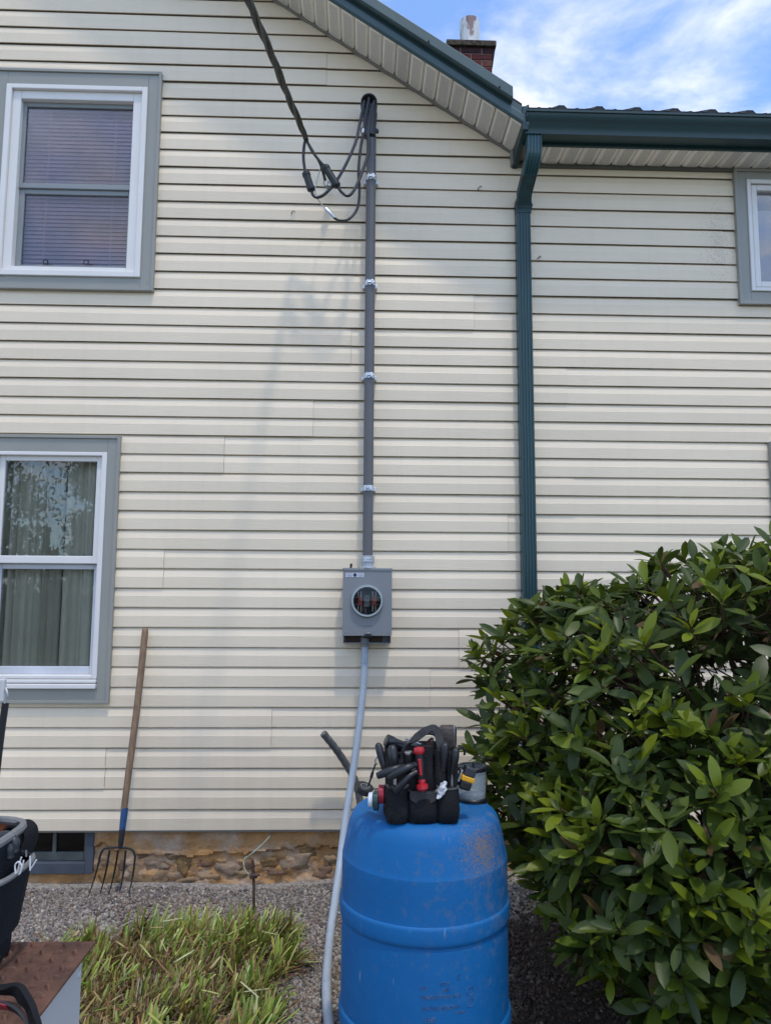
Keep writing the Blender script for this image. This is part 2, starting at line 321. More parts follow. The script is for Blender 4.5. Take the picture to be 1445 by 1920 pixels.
def scatter_mesh(name, tv, tf, pos, rot, scl, cols, m, parent=None):
    """many copies of a small template as one mesh, with a colour per copy"""
    N = len(pos); tv = np.array(tv, dtype=np.float32); nv = len(tv)
    ca, sa = np.cos(rot), np.sin(rot)                                      # rot: (N,3) euler xyz
    cx, cy, cz = ca[:, 0], ca[:, 1], ca[:, 2]; sx, sy, sz = sa[:, 0], sa[:, 1], sa[:, 2]
    Rm = np.empty((N, 3, 3), np.float32)
    Rm[:, 0, 0] = cy*cz; Rm[:, 0, 1] = sx*sy*cz-cx*sz; Rm[:, 0, 2] = cx*sy*cz+sx*sz
    Rm[:, 1, 0] = cy*sz; Rm[:, 1, 1] = sx*sy*sz+cx*cz; Rm[:, 1, 2] = cx*sy*sz-sx*cz
    Rm[:, 2, 0] = -sy; Rm[:, 2, 1] = sx*cy; Rm[:, 2, 2] = cx*cy
    V = np.einsum('nij,nkj->nki', Rm, tv[None]*scl[:, None, :])+pos[:, None, :]
    k = len(tf[0]); Fc = (np.array(tf)[None]+(np.arange(N)*nv)[:, None, None]).reshape(-1)
    me = bpy.data.meshes.new(name); me.vertices.add(N*nv); me.vertices.foreach_set('co', V.reshape(-1).astype(np.float32))
    nf = N*len(tf); me.loops.add(nf*k); me.loops.foreach_set('vertex_index', Fc.astype(np.int32)); me.polygons.add(nf)
    me.polygons.foreach_set('loop_start', (np.arange(nf)*k).astype(np.int32)); me.polygons.foreach_set('loop_total', np.full(nf, k, np.int32))
    me.update(calc_edges=True)
    at = me.attributes.new('tint', 'FLOAT_COLOR', 'POINT'); cc = np.ones((N, nv, 4), np.float32); cc[:, :, :3] = cols[:, None, :]; at.data.foreach_set('color', cc.reshape(-1))
    me.materials.append(m); return link(name, me, parent)

STONE = mat('gravel_stone', (0.2, 0.18, 0.16), 0.9, var=0.25, vs=60, attr='tint', spec=0.25)
ico_v = [(0, 0, 1), (0.85, 0.1, 0.1), (0.1, 0.9, -0.05), (-0.9, 0.05, 0.1), (0.05, -0.85, 0.0), (0.1, -0.05, -0.8), (0.55, 0.6, 0.45), (-0.5, -0.6, 0.4)]
ico_f = [(0, 6, 2), (0, 1, 6), (1, 2, 6), (0, 2, 3), (0, 3, 7), (0, 7, 4), (3, 4, 7), (0, 4, 1), (5, 2, 1), (5, 3, 2), (5, 4, 3), (5, 1, 4)]
N = 52000
gx = RNG.uniform(-2.3, 1.7, N); gy = -0.03-RNG.random(N)**1.15*2.35
keep = ~((gx > 0.75) & (RNG.random(N) < 0.45)); gx, gy = gx[keep], gy[keep]; N = len(gx)
gzv = np.array([gz(a, b) for a, b in zip(gx, gy)])
pos = np.stack([gx, gy, gzv+0.002], 1).astype(np.float32)
sz = (RNG.gamma(5, 0.00125, N)+0.0025).clip(0.003, 0.017); big_ = RNG.random(N) < 0.012; sz = np.where(big_, RNG.uniform(0.012, 0.021, N), sz); scl = np.stack([sz*RNG.uniform(0.8, 1.5, N), sz, sz*RNG.uniform(0.45, 0.9, N)], 1)
pal = np.array([s2l(c) for c in [(128, 119, 113), (112, 105, 101), (144, 133, 124), (98, 94, 94), (158, 148, 139), (124, 105, 91), (86, 78, 74), (184, 175, 166)]])
ci = RNG.choice(8, N, p=[.22, .2, .18, .12, .11, .08, .06, .03])
patch = np.sin(gx*3.1+1)*np.sin(gy*4.3+0.5)
cols = pal[ci]*RNG.uniform(0.8, 1.15, (N, 1))*np.where((patch > 0.3)[:, None], [[1.06, 1.0, 0.93]], [[1, 1, 1.0]])
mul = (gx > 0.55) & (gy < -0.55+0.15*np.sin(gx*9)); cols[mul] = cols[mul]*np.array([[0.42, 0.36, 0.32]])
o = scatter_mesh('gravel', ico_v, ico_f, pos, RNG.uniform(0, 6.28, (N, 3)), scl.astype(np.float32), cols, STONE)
tag(o, 'crushed grey gravel covering the ground along the house', 'gravel', kind='stuff')

# ================================================================== HOUSE
ZB = 1.63-1.3525                 # lower edge of the siding
PITCH = 0.1143                   # one course
house = thing('house', (0, 0.1, 0), 'two-storey cream vinyl sided house with green metal trim and stone foundation', 'house')
def zr(x): return 4.417-0.66*(x-0.929)          # soffit line of the rake on the wall
ZE = 4.339                                       # eave soffit of the wing
XE = 0.93
XL, XR = -4.2, 3.6

# window openings (x0,x1,z0,z1) outer edge of the grey casing
UL = (P(0, 350).x-0.16, P(298, 341).x, P(150, 546).z, P(150, 136).z)
LL = (P(0, 1070).x-0.16, P(218, 1066).x, P(100, 1318).z, P(100, 817).z)
UR = (P(1377, 444).x, P(1377, 444).x+0.86, P(1400, 573).z, ZE-0.005)
LR = (P(1442, 900).x, P(1442, 900).x+0.9, P(1442, 900).z-1.3, P(1442, 829).z)
HOLES = [UL, LL, UR, LR]

# sheathing behind the siding, cut around the windows
wm = MB(); cuts = sorted(set([XL+i*0.2 for i in range(int((XR-XL)/0.2)+1)]+[XR, XE]+[h[k] for h in HOLES for k in (0, 1)]))
for a, b in zip(cuts[:-1], cuts[1:]):
    top = ZE+0.1 if a >= XE-1e-6 else min(zr(b), zr(a))+0.05
    spans = [(0.26, top)]
    for h in HOLES:
        if h[0] <= a+1e-6 and b <= h[1]+1e-6:
            ns = []
            for s0, s1 in spans:
                if h[2] > s0: ns.append((s0, min(s1, h[2])))
                if h[3] < s1: ns.append((max(s0, h[3]), s1))
            spans = [q for q in ns if q[1] > q[0]]
    for s0, s1 in spans: wm.box(a, b, 0.0275, 0.12, s0, s1)
wall = wm.build('wall', mat('sheathing', (0.3, 0.28, 0.24), 0.8), house)

# vinyl panels: each panel is two dutch-lap courses
PROF = [(0.0135, 0.0045), (0.004, 0.0012), (0.0012, 0.0), (0.0006, 0.0022), (0.0, 0.0655), (0.0010, 0.0675), (0.0092, 0.1045), (0.0130, 0.1070), (0.0200, 0.1080), (0.0205, 0.1160)]
def clip_prof(z0, z1):
    out = []
    for (y, z) in PROF:
        out.append((y, min(max(z, z0), z1)))
    return out
SEAMS = {20: [(612, 130)], 13: [(888, 590)], 12: [(658, 665)], 10: [(587, 785)], 9: [(420, 855)], 6: [(307, 1065)], 7: [(952, 1003)], 2: [(509, 1365)], 3: [(806, 1285)], 1: [(197, 1443)],
         11: [(1063, 735)], 8: [(1077, 915)], 4: [(150, 1230), (860, 1230)]}
rj = random.Random(3)
for j in range(0, 27):
    zb = ZB+2*j*PITCH
    sx = [P(*s).x for s in SEAMS.get(j, [])]
    if not sx: sx = [rj.choice([-2.0+rj.random()*0.3, 2.2+rj.random()*0.3])]
    ends = [XL]+sorted(sx)+[XR]
    for pi, (xa, xb) in enumerate(zip(ends[:-1], ends[1:])):
        mb = MB(); off = -0.0034 if (pi % 2 == 0) else 0.0
        ends_c = []
        for c in (0, 1):
            z0 = zb+c*PITCH
            ends_c.append(min(xb, 0.929-(z0-4.417)/0.66) if z0 > ZE-0.06 else xb)
        xl = xa+(0.0012 if pi else 0.0); xmax = max(ends_c)
        if xmax-xl < 0.01: continue
        brk = sorted(set([xl]+ends_c+[h[k] for h in HOLES for k in (0, 1) if xl < h[k] < xmax]))
        for a, b in zip(brk[:-1], brk[1:]):
            made = False
            for c in (0, 1):
                z0 = zb+c*PITCH
                if b > ends_c[c]+1e-6 or b-a < 1e-4: continue
                pieces = [(0, 0.1165)]
                for h in HOLES:
                    if h[0] <= a+1e-6 and b <= h[1]+1e-6:
                        ns = []
                        for s0, s1 in pieces:
                            lo, hi = h[2]+0.004-z0, h[3]-0.004-z0
                            if lo > s0: ns.append((s0, min(s1, lo)))
                            if hi < s1: ns.append((max(s0, hi), s1))
                        pieces = [q for q in ns if q[1]-q[0] > 0.003]
                for s0, s1 in pieces:
                    if a >= XE-0.01 and z0+s0 > ZE: continue
                    made = True
                    pr = clip_prof(s0, s1)
                    nseg = max(1, int((b-a)/0.45)); us = [a+(b-a)*i/nseg for i in range(nseg+1)]
                    mb.extr(pr, lambda y, z, u, z0=z0, off=off: (u, y+off+0.0014*math.sin(u*2.1+z0*9), z0+z+0.0011*math.sin(u*1.3+z0*23)), us, closed=False)
                    for u in (a, b):                     # end caps at the laps
                        if abs(u-xl) < 1e-6 or abs(u-xb) < 1e-6:
                            n0 = len(pr); vv = [(u, y+off+0.0014*math.sin(u*2.1+z0*9), z0+z) for y, z in pr]+[(u, y+off+0.003, z0+z) for y, z in pr]
                            mb.add(vv, [(k, k+1, n0+k+1, n0+k) for k in range(n0-1)])
            if not made and mb.v: mb.build('siding_panel', SIDING, wall, smooth=12); mb = MB()
        if mb.v: mb.build('siding_panel', SIDING, wall, smooth=12)
# metal starter strip shadow line below the lowest course
MB().box(XL, XR, 0.004, 0.030, ZB-0.012, ZB-0.001).build('starter_strip', FTRIM, wall)
# screw heads / hook dabs on the wall
for px, py in ((896, 355), (547, 401), (1007, 486)):
    q = P(px, py); MB().tube([(q.x, 0.01, q.z), (q.x, -0.015, q.z), (q.x+0.012, -0.018, q.z+0.012), (q.x+0.02, -0.012, q.z+0.006)], 0.003, 6).build('wall_hook', BLACKP, wall)

# ---- foundation with rubble stones
from mathutils import noise as mnoise
BW = (P(47, 1600, 0.05).x-0.35, P(178, 1600, 0.05).x, 0.03, 0.30)     # basement window opening
fm = MB(); fx = [-2.6+i*0.0125 for i in range(0, 330)]+[1.53+i*0.1 for i in range(0, 22)]; fz = [-0.25+i*0.05 for i in range(0, 4)]+[-0.05+i*0.0105 for i in range(0, 34)]
def fy(x, z):
    def nn(a, b_, c): return mnoise.noise(Vector((x*a, z*b_, c)))
    edge = 0.150+0.030*math.sin(3.1*x+1)+0.05*nn(4, 2, 0.3)+0.03*nn(14, 6, 2.0)+0.012*nn(40, 20, 4.0)
    y = 0.036+0.006*nn(7, 12, 5.0)+0.003*nn(30, 40, 7.0)
    if z < edge: y += 0.020+0.016*nn(9, 15, 9.0)+0.010*nn(24, 30, 1.0)+0.005*nn(60, 60, 3.0)
    return y
fm.v = [(x, fy(x, z), z) for z in fz for x in fx]; nx2 = len(fx)
fm.f = [(j*nx2+i, j*nx2+i+1, (j+1)*nx2+i+1, (j+1)*nx2+i) for j in range(len(fz)-1) for i in range(nx2-1)
        if not (BW[0] < fx[i]+0.006 < BW[1] and fz[j]+0.005 > BW[2])]
FOUND = mat('ochre_parging', s2l((176, 134, 90)), 0.95, var=0.25, vs=12, c2=s2l((178, 154, 132)), lo=0.47, hi=0.62, c2s=7, bump=0.9, bs=45, spec=0.1)
found = fm.build('foundation', FOUND, house, smooth=50)
STM = [mat('field_stone_'+n_, s2l(c), 0.9, var=0.25, vs=12, c2=s2l(c2), lo=0.45, hi=0.7, c2s=14, bump=0.7, bs=40, spec=0.15) for n_, c, c2 in
       (('ochre', (142, 112, 74), (112, 90, 64)), ('grey', (146, 126, 106), (158, 136, 114)), ('brown', (130, 102, 82), (108, 86, 72)), ('tan', (152, 126, 96), (132, 110, 86)))]
def stone(px, py, wpx, hpx, m, rot=0.0):
    c = P(px, py, 0.045); hw, hh = wpx/2/318, hpx/2/300
    bm = bmesh.new(); bmesh.ops.create_icosphere(bm, subdivisions=3, radius=1.0)
    r = random.Random(int(px*7+py)); off3 = Vector((r.uniform(0, 50), r.uniform(0, 50), r.uniform(0, 50))); ph = [r.uniform(0, 6) for _ in range(6)]
    for v in bm.verts:
        d = v.co.copy(); k = 1+0.55*mnoise.noise(d*1.3+off3)+0.25*mnoise.noise(d*3.5+off3)
        sx_ = math.copysign(abs(d.x)**0.8, d.x); szz = math.copysign(abs(d.z)**0.8, d.z)
        x, z = sx_*hw*k, szz*hh*k
        v.co = (x*math.cos(rot)-z*math.sin(rot), d.y*0.026*k, x*math.sin(rot)+z*math.cos(rot))
    me = bpy.data.meshes.new('stone'); bm.to_mesh(me); bm.free(); me.materials.append(STM[m]); me.shade_smooth()
    o = bpy.data.objects.new('stone', me); COL.objects.link(o); o.location = (c.x, 0.070, c.z); adopt(o, found)
for a in [(342, 1625, 34, 32, 0, -0.5), (380, 1620, 34, 18, 2, 0.15), (428, 1628, 52, 28, 1, -0.15), (502, 1617, 34, 20, 0, 0.1), (556, 1616, 66, 28, 1, 0.1),
          (292, 1620, 46, 22, 1, 0.0), (300, 1645, 38, 28, 3, -0.3), (255, 1640, 40, 40, 3, 0.1), (205, 1645, 38, 38, 0, 0.1), (230, 1622, 26, 18, 2, 0.3),
          (350, 1652, 42, 14, 3, 0.1), (322, 1606, 26, 16, 3, 0.5), (470, 1620, 20, 20, 2, 0.2), (520, 1636, 44, 12, 2, 0.0), (605, 1636, 34, 22, 2, 0.1),
          (620, 1612, 26, 20, 3, 0.0), (395, 1646, 40, 12, 3, 0.1), (455, 1640, 36, 14, 3, 0.0), (268, 1605, 26, 14, 2, 0.1), (195, 1612, 24, 20, 3, 0.0),
          (580, 1596, 40, 16, 0, 0.05), (470, 1592, 46, 14, 3, 0.0), (304, 1669, 16, 12, 3, 0), (660, 1625, 50, 30, 1, 0.0), (720, 1625, 46, 28, 3, 0.1), (790, 1620, 60, 28, 2, 0), (860, 1622, 46, 30, 1, 0)]:
    stone(*a)

# ---- windows
def room(x0, x1, z0, z1, y0, depth, parent):
    m = MB(); m.add([(x0, y0, z0), (x1, y0, z0), (x1, y0, z1), (x0, y0, z1), (x0, y0+depth, z0), (x1, y0+depth, z0), (x1, y0+depth, z1), (x0, y0+depth, z1)],
                    [(4, 5, 6, 7), (0, 1, 5, 4), (3, 7, 6, 2), (0, 4, 7, 3), (1, 2, 6, 5)])
    return m.build('room_interior', DARKROOM, parent)
def casing(rect, parent, tl, tr_, tt, tb):
    x0, x1, z0, z1 = rect
    MB().ring(x0, x1, z0, z1, 0.018, 0.018, 0.018, 0.018, -0.030, 0.02).build('casing_lip', TRIM, parent, bev=0.002)
    MB().ring(x0+0.018, x1-0.018, z0+0.018, z1-0.018, tl-0.018, tr_-0.018, tt-0.018, tb-0.018, -0.020, 0.06).build('casing', TRIM, parent, bev=0.003)
# upper left: double hung with insect screen and a venetian blind behind
wu = bpy.data.objects.new('window', None); COL.objects.link(wu); wu.location = ((UL[0]+UL[1])/2, 0, UL[2]); adopt(wu, house)
wu['label'] = 'upper double-hung window with grey casing and closed blind'
fx0, fx1, fz0, fz1 = P(3, 340, -.02).x, P(271, 340, -.02).x, P(150, 519, -.02).z, P(150, 162, -.02).z
casing(UL, wu, fx0-UL[0], UL[1]-fx1, UL[3]-fz1, fz0-UL[2])
MB().ring(fx0, fx1, fz0, fz1, 0.034, 0.034, 0.030, 0.036, -0.034, 0.05).build('frame', WHITE, wu, bev=0.004)
i0, i1, j0, j1 = fx0+0.034, fx1-0.034, fz0+0.036, fz1-0.030
MB().ring(i0, i1, j0, j1, 0.052, 0.058, 0.055, 0.03, -0.012, 0.07).build('jamb_liner', WHITE, wu, bev=0.004)
k0, k1, l0, l1 = i0+0.052, i1-0.058, j0+0.03, j1-0.055
zm = P(140, 349, 0).z
MB().ring(k0, k1, zm-0.005, l1, 0.022, 0.012, 0.028, 0.034, 0.022, 0.05).build('upper_sash', SASH, wu, bev=0.003)
MB().ring(k0, k1, l0, zm-0.006, 0.034, 0.02, 0.03, 0.03, 0.036, 0.064).build('lower_sash', SASH, wu, bev=0.003)
MB().box(k0+0.022, k1-0.012, 0.034, 0.038, zm+0.029, l1-0.028).build('pane', SCREEN, wu)
MB().box(k0+0.034, k1-0.02, 0.048, 0.052, l0+0.03, zm-0.036).build('pane', SCREEN, wu)
for px in (87, 163):
    c = P(px, 496, 0.03); MB().ring(c.x-0.015, c.x+0.015, c.z-0.004, c.z+0.026, 0.004, 0.004, 0.004, 0.004, 0.014, 0.022).build('sash_lift', BLACKP, wu)
bl = MB(); z = l0+0.02; k = 0
while z < l1:
    bl.add([(k0-0.02, 0.098, z), (k1+0.02, 0.098, z), (k1+0.02, 0.101, z+0.010), (k0-0.02, 0.101, z+0.010), (k1+0.02, 0.109, z+0.0245), (k0-0.02, 0.109, z+0.0245)], [(0, 1, 2, 3), (3, 2, 4, 5)]); z += 0.0265; k += 1
for xx in (k0+0.14, k1-0.14): bl.box(xx-0.002, xx+0.002, 0.100, 0.102, l0, l1)
bl.build('blind', mat('blind_slats', (0.64, 0.45, 0.45), 0.5, var=0.3, vs=5, c2=(0.52, 0.43, 0.47), lo=0.4, hi=0.6, c2s=3), wu)
room(k0-0.1, k1+0.1, l0-0.1, l1+0.1, 0.072, 0.5, wu)

# lower left: white double hung, curtains inside
wd = bpy.data.objects.new('window', None); COL.objects.link(wd); wd.location = ((LL[0]+LL[1])/2, 0, LL[2]); adopt(wd, house)
wd['label'] = 'lower double-hung window with pleated curtains behind the glass'
fx1, fz0, fz1 = P(192, 1060, -.02).x, P(100, 1291, -.02).z, P(100, 847, -.02).z; fx0 = LL[0]+0.09
casing(LL, wd, fx0-LL[0], LL[1]-fx1, LL[3]-fz1, fz0-LL[2])
MB().ring(fx0, fx1, fz0+0.055, fz1, 0.03, 0.030, 0.022, 0.02, -0.026, 0.05).build('frame', WHITE, wd, bev=0.004)
sl_ = MB(); sl_.box(fx0, fx1, -0.034, 0.04, fz0+0.032, fz0+0.052); sl_.box(fx0, fx1, -0.042, 0.04, fz0, fz0+0.028); sl_.build('sill', WHITE, wd, bev=0.005)
i0, i1, j0, j1 = fx0+0.03, fx1-0.03, fz0+0.075, fz1-0.022; zm = P(90, 1050, 0).z
MB().ring(i0, i1, zm-0.02, j1, 0.034, 0.036, 0.030, 0.045, 0.0, 0.034).build('upper_sash', WHITE, wd, bev=0.004)
MB().ring(i0, i1, j0, zm-0.022, 0.034, 0.036, 0.03, 0.045, 0.036, 0.066).build('lower_sash', mat('white_sash_grey', (0.55, 0.56, 0.60), 0.4), wd, bev=0.004)
MB().box(i0+0.034, i1-0.036, 0.014, 0.018, zm+0.025, j1-0.030).build('pane', GLASS, wd)
MB().box(i0+0.034, i1-0.036, 0.046, 0.050, j0+0.045, zm-0.052).build('pane', GLASS, wd)
CURT = mat('pale_curtain', (0.64, 0.60, 0.52), 0.9, var=0.06)
def curtain(xa, xb, za, zb2, y, folds, parent, m):
    n = int((xb-xa)/0.006); mb = MB(); v = []
    for i in range(n+1):
        x = xa+(xb-xa)*i/n; t = folds*2*math.pi*(i/n+0.04*math.sin(7*i/n)); yy = y+0.028*math.sin(t)+0.008*math.sin(2.3*t+1)
        v += [(x+0.004*math.sin(2*t), yy, za), (x, yy, zb2)]
    mb.add(v, [(2*i, 2*i+1, 2*i+3, 2*i+2) for i in range(n)])
    return mb.build('curtain', m, parent, smooth=80)
curtain(i0-0.02, P(128, 1000, 0.2).x, j0-0.1, j1+0.1, 0.115, 8, wd, CURT)
curtain(P(133, 1000, 0.2).x, i1+0.1, j0-0.1, j1+0.1, 0.110, 4, wd, CURT)
curtain(P(118, 1000, 0.25).x, P(140, 1000, 0.25).x, j0-0.1, j1+0.1, 0.24, 1.5, wd, mat('tan_lining', (0.35, 0.29, 0.17), 0.9))
room(i0-0.1, i1+0.1, j0-0.1, j1+0.1, 0.07, 0.6, wd)

# upper right window: grey casing, white casement, mostly out of frame
wr = bpy.data.objects.new('window', None); COL.objects.link(wr); wr.location = ((UR[0]+UR[1])/2, 0, UR[2]); adopt(wr, house)
wr['label'] = 'casement window under the eave at the right edge'
fx0 = P(1403, 450, -.02).x; fz0 = P(1403, 546, -.02).z; fz1 = P(1420, 338, -.02).z; fx1 = UR[1]-0.07
casing(UR, wr, fx0-UR[0], 0.07, UR[3]-fz1, fz0-UR[2])
MB().ring(fx0, fx1, fz0, fz1, 0.024, 0.024, 0.026, 0.024, -0.032, 0.05).build('frame', WHITE, wr, bev=0.003)
MB().ring(fx0+0.030, fx1-0.030, fz0+0.030, fz1-0.032, 0.036, 0.036, 0.036, 0.036, -0.022, 0.04).build('sash', WHITE, wr, bev=0.004)
MB().box(fx0+0.066, fx1-0.066, 0.004, 0.008, fz0+0.066, fz1-0.068).build('pane', GLASS, wr)
MB().box(fx0, fx1, 0.10, 0.11, fz0, fz1-0.14).build('reflection_panel', mat('lilac_reflection', (0.30, 0.29, 0.42), 0.8, var=0.06), wr)  # lilac panel added behind the glass, its colour stands for a reflection
room(fx0-0.05, fx1+0.05, fz0-0.05, fz1+0.05, 0.055, 0.5, wr)
# lower right window: only its casing edge enters the picture
wq = bpy.data.objects.new('window', None); COL.objects.link(wq); wq.location = ((LR[0]+LR[1])/2, 0, LR[2]); adopt(wq, house)
casing(LR, wq, 0.09, 0.09, 0.09, 0.09)
MB().ring(LR[0]+0.09, LR[1]-0.09, LR[2]+0.09, LR[3]-0.09, 0.07, 0.07, 0.07, 0.07, -0.03, 0.05).build('frame', WHITE, wq, bev=0.004)
MB().box(LR[0]+0.16, LR[1]-0.16, 0.02, 0.024, LR[2]+0.16, LR[3]-0.16).build('pane', GLASS, wq)
room(LR[0]+0.09, LR[1]-0.09, LR[2]+0.09, LR[3]-0.09, 0.06, 0.5, wq)
# basement window
wb = bpy.data.objects.new('basement_window', None); COL.objects.link(wb); wb.location = ((BW[0]+BW[1])/2, 0.05, BW[2]); adopt(wb, house)
GW = mat('blue_grey_paint', (0.062, 0.073, 0.092), 0.7, var=0.2, vs=12)
OLD = mat('old_grey_sash_paint', (0.11, 0.115, 0.10), 0.8, var=0.3, vs=14)
MB().ring(BW[0], BW[1]-0.002, BW[2], 0.30, 0.05, 0.045, 0.02, 0.062, 0.030, 0.14).build('frame', GW, wb, bev=0.004)
MB().ring(BW[0]+0.05, BW[1]-0.047, BW[2]+0.062, 0.29, 0.03, 0.020, 0.02, 0.045, 0.065, 0.11).build('sash', OLD, wb, bev=0.003)
mxx = P(103, 1600, 0.08).x; MB().box(mxx-0.010, mxx+0.010, 0.067, 0.10, BW[2]+0.10, 0.28).build('muntin', OLD, wb, bev=0.002)
MB().box(BW[0]+0.08, mxx-0.010, 0.085, 0.089, BW[2]+0.105, 0.27).build('pane', glass_mat('dusty_glass', (0.5, 0.5, 0.5), 0.9, 0.1), wb)
MB().box(mxx+0.010, BW[1]-0.067, 0.085, 0.089, BW[2]+0.105, 0.27).build('pane', bpy.data.materials['dusty_glass'], wb)
room(BW[0], BW[1], 0.0, 0.30, 0.145, 0.5, wb)

# ---- rake: soffit, trim, flashing and main roof
def sp(prof, x0, x1, name, m, parent, bev=0):
    return MB().extr(prof, lambda y, h, u: (u, y, zr(u)+h), [x0, x1]).build(name, m, parent, bev=bev)
RO = 0.300
roof = MB(); RX = -2.9
def slab(x0, x1, f, y0, y1, h0, h1): roof.add([(x, y, f(x)+h) for x in (x0, x1) for y in (y0, y1) for h in (h0, h1)], [(0, 1, 3, 2), (4, 6, 7, 5), (0, 4, 5, 1), (2, 3, 7, 6), (0, 2, 6, 4), (1, 5, 7, 3)])
slab(RX, 0.93, zr, -RO+0.01, 7.0, 0.10, 0.135)
slab(-6.8, RX, lambda x: zr(RX)-0.66*(RX-x), -RO+0.01, 7.0, 0.10, 0.135)
mroof = roof.build('roof', ROOFM, house)
for k in range(9):
    y = 0.05+k*0.8; MB().extr([(y-0.025, 0.135), (y-0.012, 0.155), (y+0.012, 0.155), (y+0.025, 0.135)], lambda a, h, u: (u, a, zr(u)+h), [RX, 0.92]).build('roof_rib', ROOFM, mroof)
rsof = sp([(-RO+0.004, 0.012), (0.0, 0.012), (0.0, 0.022), (-RO+0.004, 0.022)], -3.2, 0.925, 'rake_soffit', FTRIM, house)
def soffit_mat():
    m, n, l, b = nodes_of('perforated_soffit'); b.inputs['Roughness'].default_value = 0.5
    t = n.new('ShaderNodeTexCoord'); s = n.new('ShaderNodeSeparateXYZ'); l.new(t.outputs['Object'], s.inputs[0])
    def mth(op, a, b_=None):
        q = n.new('ShaderNodeMath'); q.operation = op
        for i, v in enumerate((a, b_)):
            if v is None: continue
            if isinstance(v, (int, float)): q.inputs[i].default_value = v
            else: l.new(v, q.inputs[i])
        return q.outputs[0]
    sx = mth('SINE', mth('MULTIPLY', s.outputs[0], 2*math.pi/0.0085)); sy = mth('SINE', mth('MULTIPLY', s.outputs[1], 2*math.pi/0.0085))
    dot = mth('GREATER_THAN', mth('MULTIPLY', sx, sy), 0.12)
    band = mth('LESS_THAN', mth('ABSOLUTE', s.outputs[0]), 0.031); yb = mth('LESS_THAN', mth('ABSOLUTE', mth('SUBTRACT', s.outputs[1], -0.15)), 0.125)
    mk = mth('MULTIPLY', mth('MULTIPLY', dot, band), yb)
    tn = n.new('ShaderNodeTexNoise'); l.new(t.outputs['Object'], tn.inputs['Vector']); tn.inputs['Scale'].default_value = 9
    oi = n.new('ShaderNodeObjectInfo')
    mi = n.new('ShaderNodeMixRGB'); l.new(mk, mi.inputs[0]); mi.inputs[1].default_value = (0.88, 0.83, 0.74, 1); mi.inputs[2].default_value = (0.22, 0.21, 0.19, 1)
    r = n.new('ShaderNodeMapRange'); l.new(oi.outputs['Random'], r.inputs[0]); r.inputs[3].default_value = 0.88; r.inputs[4].default_value = 1.05
    v = n.new('ShaderNodeVectorMath'); v.operation = 'SCALE'; l.new(mi.outputs[0], v.inputs[0]); l.new(r.outputs[0], v.inputs['Scale']); l.new(v.outputs[0], b.inputs['Base Color'])
    return m
SOFF = soffit_mat()
def soffit_mesh(y0, y1, wdt):
    h = wdt/2
    pr = [(-h, 0.012), (-h+0.004, 0.0), (-0.034, 0.0), (-0.031, -0.003), (0.031, -0.003), (0.034, 0.0), (h-0.012, 0.0), (h-0.006, 0.009), (h, 0.012)]
    mb = MB().extr(pr, lambda a, z, u: (a, u, z), [y0, y1], closed=False)
    me = bpy.data.meshes.new('soffit_panel'); me.from_pydata(mb.v, [], mb.f); me.materials.append(SOFF); return me
SPW = 0.102; sme = soffit_mesh(-RO+0.004, -0.014, SPW)
ang = math.atan(0.66); x = 0.90
while x > -1.35:
    o = bpy.data.objects.new('soffit_panel', sme); COL.objects.link(o); o.location = (x, 0, zr(x)+0.001); o.rotation_euler = (0, ang, 0); adopt(o, rsof); x -= SPW*math.cos(ang)
sp([(-0.020, -0.016), (0.004, -0.016), (0.004, 0.014), (-0.034, 0.014), (-0.034, 0.006), (-0.020, 0.006)], -3.2, 0.925, 'rake_channel', FTRIM, house)
sp([(-RO, -0.010), (-RO-0.012, -0.014), (-RO-0.022, 0.0), (-RO-0.022, 0.046), (-RO-0.012, 0.056), (-RO-0.012, 0.10), (-RO, 0.10)], -3.2, XE+0.035, 'rake_fascia', GREENL, house, bev=0.003)
xe = P(962, 203, -RO-0.06).x
fl = sp([(-RO-0.013, 0.070), (-RO-0.045, 0.070), (-RO-0.060, 0.078), (-RO-0.060, 0.082), (-RO-0.058, 0.150), (-RO-0.030, 0.162), (-RO+0.1, 0.163), (-RO+0.1, 0.140), (-RO-0.013, 0.120)], -3.2, xe, 'rake_flashing', GREENL, house, bev=0.003)
for k in range(5):
    xx = xe-0.08-k*0.42; MB().lathe([(0.006, 0), (0.006, 0.006)], (xx, -RO-0.060, zr(xx)+0.088), (0, -1, 0), 8).build('screw', ROOFM, fl)

# ---- wing eave: soffit, gutter, ribbed roof
EO = 0.205
esof = MB().box(XE+0.02, XR+0.3, -EO, 0.0, ZE+0.012, ZE+0.022).build('eave_soffit', FTRIM, house)
sme2 = soffit_mesh(-EO, -0.016, 0.1125)
x = XE+0.12
while x < XR+0.2:
    o = bpy.data.objects.new('soffit_panel', sme2); COL.objects.link(o); o.location = (x, 0, ZE); adopt(o, esof); x += 0.1125
MB().box(XE-0.005, XR+0.3, -0.024, 0.004, ZE-0.022, ZE+0.010).build('eave_channel', mat('eave_channel_dark', (0.10, 0.10, 0.085), 0.6, var=0.2), house, bev=0.003)
MB().box(XE+0.02, XR+0.3, -EO-0.010, -EO+0.006, ZE-0.004, ZE+0.16).build('eave_fascia', GREEN, house)
